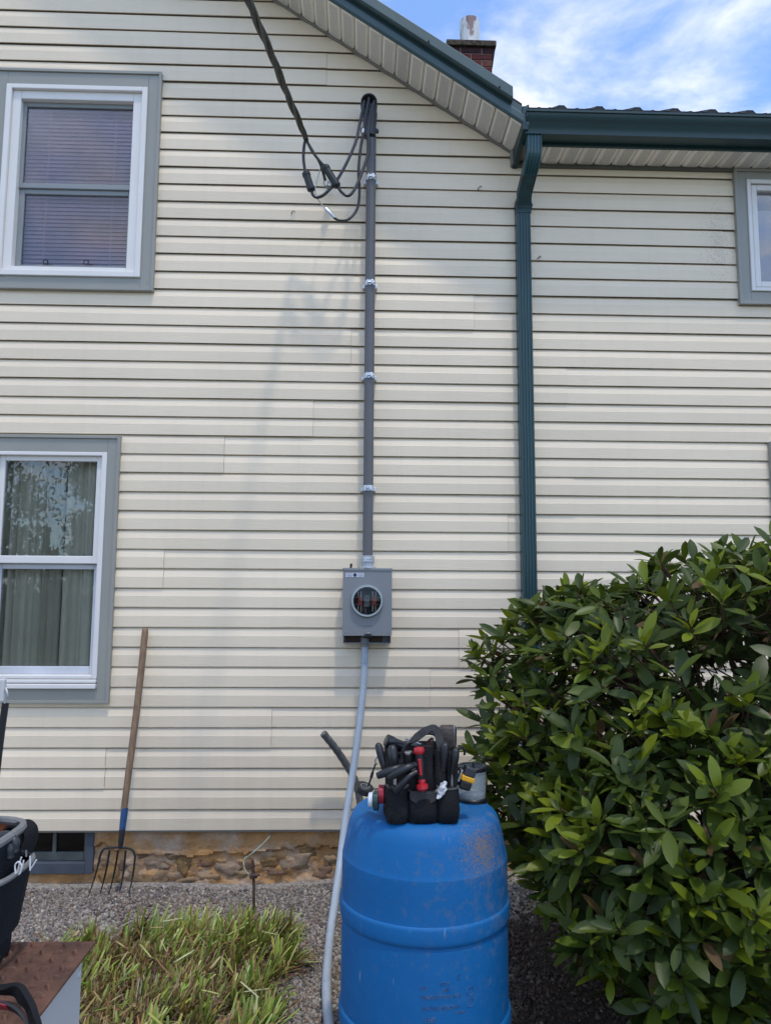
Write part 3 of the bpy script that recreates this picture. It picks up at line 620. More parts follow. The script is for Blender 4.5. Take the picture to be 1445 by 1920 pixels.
# boxed end of the eave where the rake lands
bx = MB(); bx.add([(XE-0.004, -RO-0.02, zr(XE)-0.05), (XE+0.03, -RO-0.02, zr(XE)-0.05), (XE+0.03, 0.0, ZE-0.03), (XE-0.004, 0.0, ZE-0.03), (XE-0.004, -RO-0.02, zr(XE)+0.10), (XE+0.03, -RO-0.02, zr(XE)+0.10), (XE+0.03, 0.0, ZE+0.16), (XE-0.004, 0.0, ZE+0.16)],
    [(0, 1, 2, 3), (4, 7, 6, 5), (0, 4, 5, 1), (1, 5, 6, 2), (2, 6, 7, 3), (3, 7, 4, 0)])
bx.build('eave_end_board', GREEN, house, bev=0.003)
MB().box(XE-0.016, XE+0.0, -0.05, 0.004, ZE-0.02, ZE+0.075).build('channel_end', FTRIM, house, bev=0.002)
GP = [(-EO-0.012, 4.452), (-EO-0.012, 4.330), (-EO-0.10, 4.330), (-EO-0.102, 4.362), (-EO-0.108, 4.370), (-EO-0.112, 4.385), (-EO-0.124, 4.400), (-EO-0.136, 4.416), (-EO-0.140, 4.438),
      (-EO-0.150, 4.440), (-EO-0.150, 4.452), (-EO-0.128, 4.452), (-EO-0.128, 4.438), (-EO-0.132, 4.438), (-EO-0.124, 4.414), (-EO-0.104, 4.390), (-EO-0.096, 4.366), (-EO-0.094, 4.338), (-EO-0.020, 4.338), (-EO-0.020, 4.452)]
gut = MB().extr(GP, lambda y, z, u: (u, y, z+0.022), [XE+0.022, XR+0.4]).build('gutter', GREEN, house, smooth=35)
cap = MB().extr(GP[:11], lambda y, z, u: (u, y, z+0.022), [XE+0.014, XE+0.024]).build('end_cap', GREEN, gut)
wr_ = MB(); pr = []; X0 = XE+0.055; per = 0.2286; n_r = 12
for k in range(n_r):
    b0 = X0+0.175+k*per-per
    pr += [(b0-0.034, 0.0), (b0-0.016, 0.019), (b0+0.016, 0.019), (b0+0.034, 0.0), (b0+0.085, 0.0), (b0+0.09, 0.004), (b0+0.10, 0.004), (b0+0.105, 0.0), (b0+0.150, 0.0), (b0+0.155, 0.004), (b0+0.165, 0.004), (b0+0.170, 0.0)]
pr = [(max(a, X0-0.02), z) for a, z in pr]
PW = 0.60
edge_y, edge_z = -EO-0.115, 4.503
wr_.extr(pr, lambda a, z, u: (a, edge_y+u, edge_z+PW*u+z+0.004), [0, 0.03, 3.4], closed=False)
wr_.extr(pr, lambda a, z, u: (a, edge_y+0.002, edge_z+0.004+(z if u else -0.014)), [0, 1], closed=False)
wr_.extr(pr, lambda a, z, u: (a, edge_y+3.4+u, edge_z+PW*3.4-PW*u+z+0.004), [0, 3.4], closed=False)
wr_.box(X0-0.02, X0+per*n_r, edge_y+0.01, edge_y+0.05, edge_z-0.012, edge_z+0.002)
wr_.build('wing_roof', ROOFM, house)

# ---- downspout
dtop, dbot = P(999, 262, -0.255), P(982, 372, -0.06)
xd0, xd1 = dtop.x, dbot.x
DW, DD = 0.043, 0.034
sec = [(-DW, -DD+0.006), (-DW+0.006, -DD)]
for k in range(4):
    c = -0.027+k*0.018; sec += [(c-0.005, -DD), (c-0.003, -DD+0.005), (c+0.003, -DD+0.005), (c+0.005, -DD)]
sec += [(DW-0.006, -DD), (DW, -DD+0.006), (DW, DD), (-DW, DD)]
def sweep(path, sec, sc=1.0):
    """path: (x,y,z) list bent in the yz plane, section width stays along x"""
    mb = MB(); pts = [Vector(p) for p in path]; v = []; n = len(sec)
    for i, p in enumerate(pts):
        t = (pts[min(i+1, len(pts)-1)]-pts[max(i-1, 0)]).normalized(); nn = Vector((1, 0, 0)).cross(t); nn = (nn if nn.y > 0 else -nn).normalized()
        s_ = sc[i] if isinstance(sc, list) else sc
        v += [p+Vector((1, 0, 0))*a*s_+nn*b*s_ for a, b in sec]
    f = [(i*n+k, i*n+(k+1) % n, (i+1)*n+(k+1) % n, (i+1)*n+k) for i in range(len(pts)-1) for k in range(n)]
    f += [tuple(range(n-1, -1, -1)), tuple((len(pts)-1)*n+k for k in range(n))]
    return mb.add(v, f)
yw = -0.036
zc_ = dbot.z
down = sweep([(xd1+(i/20)*0.012-0.006, yw, zc_-i*(zc_-0.12)/20) for i in range(21)], sec).build('downspout', mat('teal_downspout', (0.015, 0.054, 0.060), 0.35, var=0.08, vs=2), house)
eb = spline([(xd0, -EO-0.058, 4.356), (xd0, -EO-0.058, 4.28), (xd0-0.004, -EO-0.045, 4.225), (xd0-0.012, -EO+0.02, 4.165)], 5)
sweep(eb, sec, 1.03).build('elbow', mat('green_elbow', (0.02, 0.075, 0.085), 0.35, var=0.25, vs=12, c2=(0.03, 0.045, 0.03), lo=0.5, hi=0.7, c2s=14), down)
eb2 = spline([(xd0-0.011, -EO+0.016, 4.17), (xd0-0.024, -0.10, 4.085), (xd1+0.004, -0.055, 4.045)], 6)
sweep(eb2, [(a*1.0, b) for a, b in [(-DW, -DD), (DW, -DD), (DW, DD), (-DW, DD)]]).build('elbow', ELBOW, down, bev=0.004)
eb3 = spline([(xd1+0.004, -0.058, 4.05), (xd1, yw-0.004, 4.02), (xd1-0.004, yw, 3.99), (xd1-0.006, yw, zc_-0.02)], 6)
crimp = [1.03+0.03*(1 if i % 2 else -1) if i < 14 else 1.03 for i in range(len(eb3))]
sweep(eb3, [(-DW, -DD), (DW, -DD), (DW, DD), (-DW, DD)], crimp).build('elbow', ELBOW, down)

# ---- chimney
CY = 2.2
cl, crr = P(843, 120, CY).x, P(923, 120, CY).x
ct, cb = P(885, 88, CY).z, P(885, 200, CY).z-0.6
chim = MB().box(cl+0.006, crr-0.006, CY+0.006, CY+0.40, cb, ct).build('chimney', mat('mortar', s2l((150, 128, 118)), 0.95, var=0.15, vs=30), house)
BR = [mat('brick_'+str(i), s2l(c), 0.85, var=0.25, vs=30, c2=s2l(c2), lo=0.5, hi=0.75, c2s=25, bump=0.4, bs=120, spec=0.15) for i, (c, c2) in enumerate([((96, 48, 46), (74, 44, 42)), ((84, 42, 42), (100, 60, 54)), ((64, 42, 44), (50, 40, 40)), ((104, 62, 54), (116, 84, 74))])]
bh = 0.0677; row = 0; z = ct-bh
cw = crr-cl; bl_ = cw/2
while z > cb:
    dark = row < 1
    offs = [0, 0.25, 0.75, 1.0] if row % 2 == 0 else [0, 0.5, 1.0]
    for a, b in zip(offs[:-1], offs[1:]):
        for face in range(2):
            x0, x1 = cl+a*cw+0.005, cl+b*cw-0.005
            m = BR[2] if dark else random.choice(BR[:2]+BR[:2]+[BR[3]])
            if face == 0: MB().box(x0, x1, CY-0.002, CY+0.09, z+0.005, z+bh-0.005).build('brick', m, chim, bev=0.003, bseg=1)
            elif z > cb+0.5: MB().box(cl-0.002, cl+0.005, CY+0.10+a*0.3, CY+0.10+b*0.3-0.01, z+0.005, z+bh-0.005).build('brick', m, chim, bev=0.001, bseg=1); MB().box(crr-0.005, crr+0.002, CY+0.10+a*0.3, CY+0.10+b*0.3-0.01, z+0.005, z+bh-0.005).build('brick', m, chim, bev=0.001, bseg=1)
    z -= bh; row += 1
CAPM = mat('mossy_concrete', s2l((104, 92, 78)), 0.95, var=0.3, vs=30, c2=s2l((52, 46, 42)), lo=0.42, hi=0.6, c2s=30, bump=0.8, bs=60, spec=0.1)
MB().extr([(-0.03, 0.0), (-0.032, 0.055), (0.0, 0.06), (0.43, 0.06), (0.44, 0.055), (0.43, 0.0)], lambda y, z, u: (u, CY+y, ct-0.004+z), [cl-0.034, crr+0.034]).build('chimney_cap', CAPM, chim, bev=0.006)
for s_, xx in ((-1, cl), (1, crr)):
    MB().add([(xx, CY+0.01, ct-0.005), (xx+s_*0.03, CY+0.01, ct-0.005), (xx+s_*0.03, CY+0.38, ct-0.005), (xx, CY+0.38, ct-0.005), (xx+s_*0.002, CY+0.01, ct-0.20), (xx+s_*0.002, CY+0.38, ct-0.20)], [(0, 1, 2, 3), (1, 4, 5, 2), (0, 4, 1), (3, 2, 5), (0, 3, 5, 4)]).build('parging', mat('dark_parging', s2l((58, 48, 48)), 0.95), chim)
fc = P(880, 85, CY+0.2); fr_ = (P(899, 60, CY+0.2).x-P(862, 60, CY+0.2).x)/2
MB().lathe([(fr_, 0), (fr_, P(880, 44, CY+0.2).z-ct-0.02), (fr_-0.006, P(880, 44, CY+0.2).z-ct-0.02), (fr_-0.006, 0.05)], (fc.x, CY+0.2, ct+0.03), n=12, cap=False).build('flue_liner', mat('flue_metal', (0.60, 0.60, 0.59), 0.6, 0.15, var=0.1, vs=10, c2=(0.23, 0.15, 0.15), lo=0.52, hi=0.56, c2s=6, stretch=(1, 1, 0.35)), chim, smooth=20)

# ================================================================== SERVICE EQUIPMENT
# conduit mast
yc = -0.075; cr_ = 0.0302
ctop, cbot = P(696, 262, yc), P(689, 1052, yc)
mast = thing('service_conduit', (cbot.x, -0.07, cbot.z), 'dark grey vertical conduit with weatherhead running up the siding to below the rake', 'conduit')
MB().tube([cbot, ctop], cr_, 20).build('pipe', CONDUIT, mast, smooth=True)
def axis_pt(py): return P(696+(689-696)*(py-262)/(1052-262), py, yc)
for py in (336, 533, 706, 916):
    c = axis_pt(py); st = MB().lathe([(cr_+0.0005, -0.016), (cr_+0.004, -0.016), (cr_+0.004, 0.016), (cr_+0.0005, 0.016)], c, n=20, cap=False).build('strap', GALV, mast, smooth=30)
    MB().box(c.x-0.045, c.x+0.045, -0.042, -0.002, c.z-0.012, c.z+0.012).build('strut_back', GALV, st, bev=0.002)
    MB().box(c.x-0.018, c.x-0.012, yc-cr_-0.016, yc-cr_+0.002, c.z-0.014, c.z+0.014).box(c.x+0.006, c.x+0.020, yc-cr_-0.014, yc-cr_+0.002, c.z-0.014, c.z+0.014).build('strap_ear', GALV, st, bev=0.002)
    MB().tube([(c.x-0.022, yc-cr_-0.009, c.z), (c.x+0.026, yc-cr_-0.009, c.z)], 0.0035, 8).build('bolt', STEEL, st)
# weatherhead: sleeve, clamp and hooded cap whose open mouth looks down and out
hc = P(693, 240, yc); hz = hc.z
HB = mat('weatherhead_grey', (0.055, 0.06, 0.072), 0.5, var=0.1)
wh = MB().lathe([(cr_+0.003, -0.06), (cr_+0.009, -0.058), (cr_+0.009, 0.0), (cr_+0.012, 0.03), (0.046, 0.085), (0.046, 0.10)], (hc.x, yc, hz), n=24).build('weatherhead', HB, mast, smooth=35)
# hood: skewed sleeve with an open round mouth
mo = MB(); n = 24; rings = []
hood = [(0.044, 0.075, -0.000, 0.0), (0.050, 0.110, -0.006, 0.5), (0.053, 0.138, -0.022, 1.15), (0.050, 0.142, -0.052, 1.72)]
for r, h, oy, tl in hood:
    for k in range(n):
        a = 2*math.pi*k/n; dxx, dyy = r*math.cos(a), r*math.sin(a)
        mo.v.append((hc.x-0.006+dxx, yc+oy+dyy*math.cos(tl), hz+h+dyy*math.sin(tl)))
mo.f = [(i*n+k, i*n+(k+1) % n, (i+1)*n+(k+1) % n, (i+1)*n+k) for i in range(3) for k in range(n)]
hd = mo.build('hood', HB, wh, smooth=True); md = hd.modifiers.new('solid', 'SOLIDIFY'); md.thickness = 0.004
hv_ = MB(); kk = 3*n
MB().add([mo.v[kk+k] for k in range(n)]+[Vector(mo.v[kk+k])*0.0+Vector((hc.x-0.006, yc-0.012, hz+0.140))+(Vector(mo.v[kk+k])-Vector((hc.x-0.006, yc-0.052, hz+0.142)))*0.45 for k in range(n)], [(k, (k+1) % n, n+(k+1) % n, n+k) for k in range(n)]+[tuple(n+k for k in range(n))]).build('insert', BLACKP, wh)
for s_ in (-1, 1):
    MB().box(hc.x+s_*0.044-0.012, hc.x+s_*0.044+0.012, yc-0.012, yc+0.012, hz-0.03, hz-0.005).build('clamp_ear', HB, wh, bev=0.003)
MB().tube([(hc.x+0.05, yc-0.022, hz-0.016), (hc.x+0.05, yc+0.02, hz-0.016)], 0.005, 8).build('clamp_bolt', STEEL, wh)
# hub on the meter box
hub = MB().lathe([(0.052, 0), (0.052, 0.006), (0.040, 0.014), (0.036, 0.016), (0.036, 0.034), (0.040, 0.036), (0.040, 0.072), (0.034, 0.075), (0.034, 0.062)], (cbot.x, yc, P(688, 1066, yc).z), n=28).build('hub', mat('cast_aluminium', (0.42, 0.44, 0.47), 0.4, 0.5, var=0.15, vs=40), mast, smooth=30)
MB().box(cbot.x-0.020, cbot.x+0.016, yc-0.0425, yc-0.0400, P(688, 1066, yc).z+0.042, P(688, 1066, yc).z+0.064).build('sticker', WHITET, hub)
def text_mesh(body, size, depth, name, m, parent, fn, align='CENTER'):
    cu = bpy.data.curves.new('t', 'FONT'); cu.body = body; cu.size = size; cu.extrude = depth; cu.align_x = align; cu.resolution_u = 2
    o = bpy.data.objects.new('t', cu); COL.objects.link(o); bpy.context.view_layer.update()
    me = bpy.data.meshes.new_from_object(o.evaluated_get(bpy.context.evaluated_depsgraph_get())); bpy.data.objects.remove(o); bpy.data.curves.remove(cu)
    me.name = name
    for v in me.vertices: v.co = fn(v.co)
    me.materials.clear(); me.materials.append(m); return link(name, me, parent)
hz2 = P(688, 1066, yc).z
text_mesh('2" HUB', 0.012, 0.0003, 'sticker_print', BLACKP, hub, lambda c: (cbot.x-0.002+c.x, yc-0.0428-c.z, hz2+0.048+c.y))

# meter box
byf = -0.118
b0, b1 = P(642.5, 1130, byf), P(734.5, 1130, byf)
bzt, bzb, bzl = P(690, 1066, byf).z, P(690, 1192, byf).z, P(690, 1192, byf).z-0.045
x0, x1 = b0.x, b1.x; xm = (x0+x1)/2
meter = thing('meter_box', (xm, -0.06, bzl), 'grey electric meter socket box mounted on the siding below the conduit', 'meter box')
bk = MB(); bk.ring(x0+0.004, x1-0.004, bzl, bzt-0.002, 0.004, 0.004, 0.004, 0.004, -0.100, -0.004); bk.box(x0+0.004, x1-0.004, -0.006, -0.003, bzl, bzt-0.002)
bk.build('enclosure', BOXM, meter, bev=0.002)
MB().box(x0+0.02, x1-0.05, -0.030, -0.012, bzl+0.006, bzl+0.05).build('terminal_block', mat('brown_phenolic', (0.10, 0.035, 0.02), 0.6), meter)
cv = MB(); n = 40; rx = 0.088; mcx, mcz = P(688, 1127, byf).x, P(689, 1127, byf).z
# cover plate with a round opening
outer = []
for k in range(n):
    a = 2*math.pi*k/n; dxk, dzk = math.cos(a), math.sin(a)
    t = min(((x1-mcx) if dxk > 0 else (mcx-x0))/max(abs(dxk), 1e-6), ((bzt-mcz) if dzk > 0 else (mcz-bzb))/max(abs(dzk), 1e-6))
    outer.append((mcx+dxk*t, mcz+dzk*t))
# snap nearest to corners
for cx_, cz_ in ((x0, bzt), (x1, bzt), (x0, bzb), (x1, bzb)):
    i = min(range(n), key=lambda k: (outer[k][0]-cx_)**2+(outer[k][1]-cz_)**2); outer[i] = (cx_, cz_)
inner = [(mcx+rx*math.cos(2*math.pi*k/n), mcz+rx*math.sin(2*math.pi*k/n)) for k in range(n)]
cv.add([(a, byf, b) for a, b in outer]+[(a, byf, b) for a, b in inner]+[(a, byf+0.016, b) for a, b in outer]+[(a, byf+0.016, b) for a, b in inner],
       [f for k in range(n) for f in ((k, (k+1) % n, n+(k+1) % n, n+k), (k, 2*n+k, 2*n+(k+1) % n, (k+1) % n), (n+k, n+(k+1) % n, 3*n+(k+1) % n, 3*n+k))])
cover = cv.build('cover', BOXM, meter, smooth=30)
MB().box(x0-0.002, x1+0.002, byf-0.004, byf+0.05, bzt-0.014, bzt+0.003).build('top_lip', BOXM, meter, bev=0.003)
MB().lathe([(0.080, -0.004), (0.094, -0.004), (0.094, 0.010), (0.088, 0.022), (0.081, 0.022), (0.078, 0.016)], (mcx, byf, mcz), (0, -1, 0), 40, cap=False).build('meter_ring', mat('ring_metal', (0.40, 0.43, 0.47), 0.28, 0.5, var=0.05), meter, smooth=35)
MB().lathe([(0.0005, 0.026), (0.05, 0.024), (0.079, 0.016)], (mcx, byf, mcz), (0, -1, 0), 32, cap=False).build('glass_cover', glass_mat('meter_glass', (0.93, 0.93, 0.93), 0.7), meter, smooth=80)
MB().lathe([(0.0005, 0.045), (0.082, 0.045), (0.082, -0.012)], (mcx, byf, mcz), (0, 1, 0), 32, cap=False).build('socket_well', mat('socket_black', (0.012, 0.012, 0.014), 0.6), meter)
jw = mat('jaw_steel', (0.30, 0.26, 0.21), 0.4, 0.6, var=0.3, vs=80)
for sx_ in (-1, 1):
    for sz_ in (-1, 1):
        c = (mcx+sx_*0.042, mcz+sz_*0.042)
        MB().box(c[0]-0.013, c[0]-0.006, byf-0.004, byf+0.04, c[1]-0.02, c[1]+0.014).box(c[0]+0.004, c[0]+0.011, byf-0.002, byf+0.04, c[1]-0.02, c[1]+0.014).build('jaw', jw, meter, bev=0.002)
        MB().tube([(mcx+sx_*0.030, byf+0.01, mcz+sz_*0.02), (mcx+sx_*0.076, byf+0.01, mcz+sz_*0.02)], 0.0016, 6).build('bracket_wire', jw, meter)
    MB().box(mcx+sx_*0.040-0.013, mcx+sx_*0.040+0.012, byf+0.002, byf+0.04, mcz-0.024, mcz+0.024).build('red_block', mat('dull_red', (0.24, 0.012, 0.014), 0.5, var=0.3, vs=60), meter, bev=0.002)
MB().box(mcx-0.018, mcx+0.014, byf+0.0, byf+0.04, mcz-0.034, mcz+0.034).build('label_plate', mat('plate_grey', (0.085, 0.09, 0.088), 0.5, var=0.5, vs=90), meter, bev=0.002)
for k, q in enumerate(('200', 'AMP')): text_mesh(q, 0.012, 0.0003, 'plate_print', BLACKP, meter, lambda c, k=k: (mcx-0.002+c.x, byf-0.0010-c.z, mcz+0.010-0.022*k+c.y))
MB().tube([(mcx-0.004, byf+0.006, mcz-0.074), (mcx-0.010, byf+0.004, mcz-0.045)], 0.002, 6).build('bracket_wire', jw, meter)
for sx_, sz_ in ((x0+0.02, bzb+0.02), (x1-0.02, bzb+0.02)):
    MB().lathe([(0.005, 0), (0.004, 0.003)], (sx_, byf, sz_), (0, -1, 0), 10).build('screw', STEEL, meter)
MB().box(mcx-0.03, mcx+0.035, byf-0.0025, byf+0.001, mcz-0.140, mcz-0.136).build('embossed_bar', BOXM, meter, bev=0.001)
# warning sticker
sx0, sz0 = P(648, 1074, byf), P(682, 1082, byf)
MB().box(sx0.x, sz0.x, byf-0.0016, byf-0.0004, sz0.z, sx0.z).build('warning_sticker', mat('sticker_white', (0.62, 0.64, 0.72), 0.4, var=0.03), meter)
cc_ = ((sx0.x+sz0.x)/2, (sx0.z+sz0.z)/2)
MB().lathe([(0.0105, 0), (0.0105, 0.0006)], (cc_[0]+0.001, byf-0.0016, cc_[1]), (0, -1, 0), 20).build('sticker_mark', mat('print_navy', (0.02, 0.03, 0.06), 0.5), meter)
for s_ in (-1, 1):
    text_mesh('WARNING' if s_ < 0 else 'DANGER', 0.0075, 0.0002, 'sticker_print', RED, meter, lambda c, s_=s_: (cc_[0]+s_*0.032+c.x, byf-0.0020-c.z, cc_[1]+0.004+c.y))
    text_mesh('HAZARDOUS\nVOLTAGE', 0.0055, 0.0002, 'sticker_print', bpy.data.materials['print_navy'], meter, lambda c, s_=s_: (cc_[0]+s_*0.032+c.x, byf-0.0020-c.z, cc_[1]-0.003+c.y))
lt = MB(); lt.obox((xm+0.006, byf-0.010, bzb+0.004), Vector((1, 0, 0)), Vector((0, 1, 0)), Vector((0, 0, 1)), 0.022, 0.012, 0.010); lt.box(xm-0.03, xm+0.03, byf-0.002, byf+0.03, bzb-0.012, bzb-0.002)
lt.build('latch', BLACKP, meter, bev=0.004)
MB().tube(spline([(xm-0.012, byf-0.02, bzb+0.008), (xm+0.006, byf-0.024, bzb+0.016), (xm+0.026, byf-0.02, bzb+0.006)], 5), 0.003, 6).build('seal_wire', STEEL, meter)
MB().tube([(x0+0.042, -0.06, bzt+0.0), (x0+0.046, -0.06, bzt+0.03)], 0.007, 8).build('knockout_plug', BLACKP, meter)

# pale flexible conduit from the meter box down to the ground and along it
PALE = mat('pale_blue_grey_pvc', (0.35, 0.405, 0.47), 0.42, var=0.06, vs=12, c2=(0.26, 0.30, 0.35), lo=0.55, hi=0.75, c2s=20)
pp = [P(684, 1196, -0.06), P(683.5, 1240, -0.065), P(680, 1300, -0.085), P(672, 1375, -0.13), P(659, 1465, -0.20), P(646, 1550, -0.30), P(636, 1630, -0.43), P(627, 1695, -0.60), P(618, 1760, -0.80)]
q = PG(612, 1840, 0.03); pp += [q, PG(616, 1915, 0.028), PG(626, 1990, 0.028), PG(650, 2100, 0.028)]
pipe = thing('flexible_conduit', (pp[-1].x, pp[-1].y, 0), 'pale blue-grey plastic conduit bending from the meter box to the gravel beside the barrel', 'conduit')
MB().tube(spline(pp, 8), 0.0195, 16).build('pipe', PALE, pipe, smooth=True)
MB().lathe([(0.026, 0.0), (0.026, 0.055), (0.021, 0.058)], P(684, 1206, -0.06)-Vector((0, 0, 0.02)), n=20).build('coupling', BOXM, pipe, smooth=35)
MB().lathe([(0.0203, -0.001), (0.0203, 0.001)], P(682.6, 1243, -0.066), n=18, cap=False).build('joint_mark', BOXM, pipe)

# cut stub of old service cable
ct_p = [P(606, 1375, -0.16), P(630, 1405, -0.12), P(653, 1440, -0.09), P(667, 1468, -0.09), P(675, 1505, -0.10)]
qz = ct_p[-1]; ct_p += [Vector((qz.x+0.02, -0.13, 0.28)), Vector((qz.x+0.03, -0.16, -0.02))]
stub = thing('cut_cable', (ct_p[-1].x, ct_p[-1].y, 0), 'cut grey armoured cable stub with bare strands sticking up behind the barrel', 'cable')
sp_ = spline(ct_p, 10); MB().tube(sp_, [0.0205+0.0010*math.sin(i*1.9) for i in range(len(sp_))], 14).build('jacket', mat('old_cable_jacket', (0.075, 0.077, 0.078), 0.55, var=0.3, vs=30, c2=(0.15, 0.15, 0.15), lo=0.5, hi=0.7, c2s=25), stub, smooth=True)
td = (sp_[0]-sp_[1]).normalized(); ta = td.orthogonal().normalized(); tb = td.cross(ta)
for a in (0.4, 2.5, 4.6):
    c = sp_[0]+(ta*math.cos(a)+tb*math.sin(a))*0.0105; MB().tube([c-td*0.004, c+td*0.004], 0.0078, 10).build('core', BARE, stub)

# ---- overhead drop: twisted triplex
A = P(466, 0, -1.42); Bp = P(574, 262, -0.24)
drop = thing('service_drop', (Bp.x, Bp.y, Bp.z), 'twisted black overhead service cable spliced to three looping wires at the weatherhead', 'cable')
dirv = (A-Bp); Lc = dirv.length; dirn = dirv.normalized(); nrm = dirn.orthogonal().normalized(); nb = dirn.cross(nrm)
def center(s):                                # s metres from the clamp, sagging a little beyond the frame
    return Bp+dirn*s+Vector((-0.02*max(0, s-2)**1.2, 0, 0.03*max(0, s-1.5)**1.15))
def strand(ph, r, off, s0=0.0, s1=9.0):
    pts = []; s = s0
    while s <= s1:
        th = s/0.66*2*math.pi+ph; k = off*min(1, s/0.12+0.3)
        pts.append(center(s)+nrm*math.cos(th)*k+nb*math.sin(th)*k); s += 0.03
    return pts
MB().tube(strand(0.3, 0, 0.0108), 0.0108, 8).build('strand', CABLE, drop, smooth=True)
MB().tube(strand(0.3+2.09, 0, 0.0108), 0.0108, 8).build('strand', CABLE, drop, smooth=True)
MB().tube(strand(0.3+4.19, 0, 0.0100), 0.0078, 8).build('messenger', mat('messenger', (0.10, 0.10, 0.085), 0.6, 0.3, var=0.4, vs=80), drop, smooth=True)
MB().tube([center(0.0), center(0.03)], 0.0155, 10).build('tape_wrap', CABLE, drop, smooth=True)
def wire(pix, r, m, name='wire', n=7):
    return MB().tube(spline([P(a, b, y) for a, b, y in pix], n), r, 10).build(name, m, drop, smooth=True)
wire([(574, 258, -.25), (570, 275, -.25), (569, 298, -.25), (572, 322, -.25)], 0.0090, WIRE)
wire([(573, 258, -.24), (583, 280, -.24), (596, 298, -.24), (610, 314, -.24)], 0.0085, WIRE)
wire([(574, 262, -.235), (588, 285, -.235), (600, 308, -.23), (603, 320, -.225)], 0.0065, CABLE)
def conn(a, b, name='splice'):
    a, b = P(*a), P(*b); d = (b-a); L = d.length
    return MB().lathe([(0.009, 0), (0.021, 0.012), (0.025, 0.018), (0.025, 0.034), (0.022, 0.036), (0.022, L-0.03), (0.025, L-0.028), (0.024, L-0.014), (0.010, L)], a, d, 18).build(name, BLACKP, drop, smooth=30)
conn((572, 320, -.25), (585, 360, -.25)); conn((607, 309, -.245), (634, 352, -.25))
# loops to the weatherhead
mz = (hc.x-0.006)
def into(dx_, dz_): return Vector((hc.x+dx_, yc-0.055, hz+dz_))
def loop(pix, end, r=0.0092, m=WIRE):
    pts = [P(a, b, y) for a, b, y in pix]+[Vector((end.x, end.y-0.030, end.z-0.022)), end, end+Vector((0, 0.05, 0.005))]
    return MB().tube(spline(pts, 8), r, 10).build('wire', m, drop, smooth=True)
loop([(584, 356, -.25), (587, 366, -.25), (596, 370, -.25), (610, 363, -.25), (630, 340, -.24), (650, 305, -.22), (667, 265, -.19), (675, 228, -.165)], into(-0.036, 0.128))
loop([(632, 348, -.25), (640, 360, -.25), (652, 367, -.25), (664, 356, -.24), (679, 322, -.21), (691, 284, -.185), (690, 255, -.18), (693, 222, -.17)], into(0.024, 0.132))
nl = [(626, 408, -.24), (637, 413, -.24), (655, 410, -.23), (670, 390, -.21), (674, 358, -.2), (672, 325, -.19), (675, 285, -.18), (681, 250, -.17), (685, 222, -.16)]
loop(nl, into(-0.008, 0.150), r=0.0085)
wt = P(680.5, 246, -.17); MB().tube([wt-Vector((0.001, 0, 0.014)), wt+Vector((0.001, 0, 0.014))], 0.0092, 12).build('white_tape_band', WHITET, drop, smooth=True)
a_, b_ = P(609, 390, -.24), P(628, 409, -.24); MB().tube([a_, a_.lerp(b_, 0.1), a_.lerp(b_, 0.9), b_], [0.007, 0.011, 0.011, 0.008], 12).build('crimp', GALV, drop, smooth=30)
wire([(610, 391, -.24), (601, 381, -.24), (593, 368, -.24), (591, 355, -.24), (595, 335, -.235), (600, 318, -.23)], 0.0035, BARE, 'bare_wire')
# wedge clamp and its bail on a screw-in insulator
wc = MB(); wc.add([P(601, 314, -.235), P(606, 316, -.225), P(613, 338, -.205), P(607, 340, -.215), P(601, 314, -.222), P(606, 316, -.212), P(613, 338, -.19), P(607, 340, -.2)], [(0, 1, 2, 3), (4, 7, 6, 5), (0, 4, 5, 1), (1, 5, 6, 2), (2, 6, 7, 3), (3, 7, 4, 0)])
wc.build('wedge_clamp', mat('clamp_metal', (0.20, 0.20, 0.17), 0.5, 0.5, var=0.3, vs=60), drop, bev=0.002)
wire([(608, 338, -.2), (607, 344, -.16), (612, 349, -.10), (618, 346, -.07), (622, 342, -.05), (622, 342, 0.01)], 0.004, BARE, 'bail')
ic = P(618, 348, -.07); MB().lathe([(0.010, -0.025), (0.022, -0.018), (0.016, 0.0), (0.022, 0.018), (0.010, 0.025)], ic, (0.3, 0.2, 1), 16).build('insulator', mat('insulator_grey', (0.22, 0.25, 0.27), 0.3), drop, smooth=50)

# ================================================================== GARDEN FORK
ft = P(273, 1178, -0.035); fb = P(226, 1588, -0.235)
fork = thing('garden_fork', (fb.x, -0.30, 0), 'five-tine garden fork with weathered wooden handle leaning on the siding', 'garden fork')
d = (fb-ft); WOOD = mat('weathered_ash', s2l((138, 114, 92)), 0.85, var=0.25, vs=7, c2=s2l((112, 92, 78)), lo=0.45, hi=0.7, c2s=5, stretch=(14, 14, 1), bump=0.3, bs=30, spec=0.2)
hpts = [ft+d*t+Vector((0.004*math.sin(5*t), 0, 0)) for t in (0, 0.006, 0.02, 0.2, 0.4, 0.6, 0.75, 0.84)]
MB().tube(hpts, [0.011, 0.017, 0.0185, 0.0185, 0.019, 0.0185, 0.018, 0.0175], 14).build('handle', WOOD, fork, smooth=True)
MB().tube([ft+d*0.832, ft+d*0.84, ft+d*0.925], [0.0178, 0.0192, 0.0165], 14).build('blue_socket', mat('worn_blue_paint', (0.012, 0.06, 0.17), 0.5, var=0.2, vs=30, c2=(0.03, 0.045, 0.06), lo=0.55, hi=0.7, c2s=25), fork, smooth=True)
FI = mat('dark_fork_iron', (0.022, 0.024, 0.028), 0.5, 0.4, var=0.4, vs=50, c2=(0.09, 0.075, 0.065), lo=0.52, hi=0.75, c2s=40)
MB().tube([ft+d*0.92, ft+d*0.97, ft+d*1.0], [0.0165, 0.015, 0.012], 12).build('ferrule', FI, fork, smooth=True)
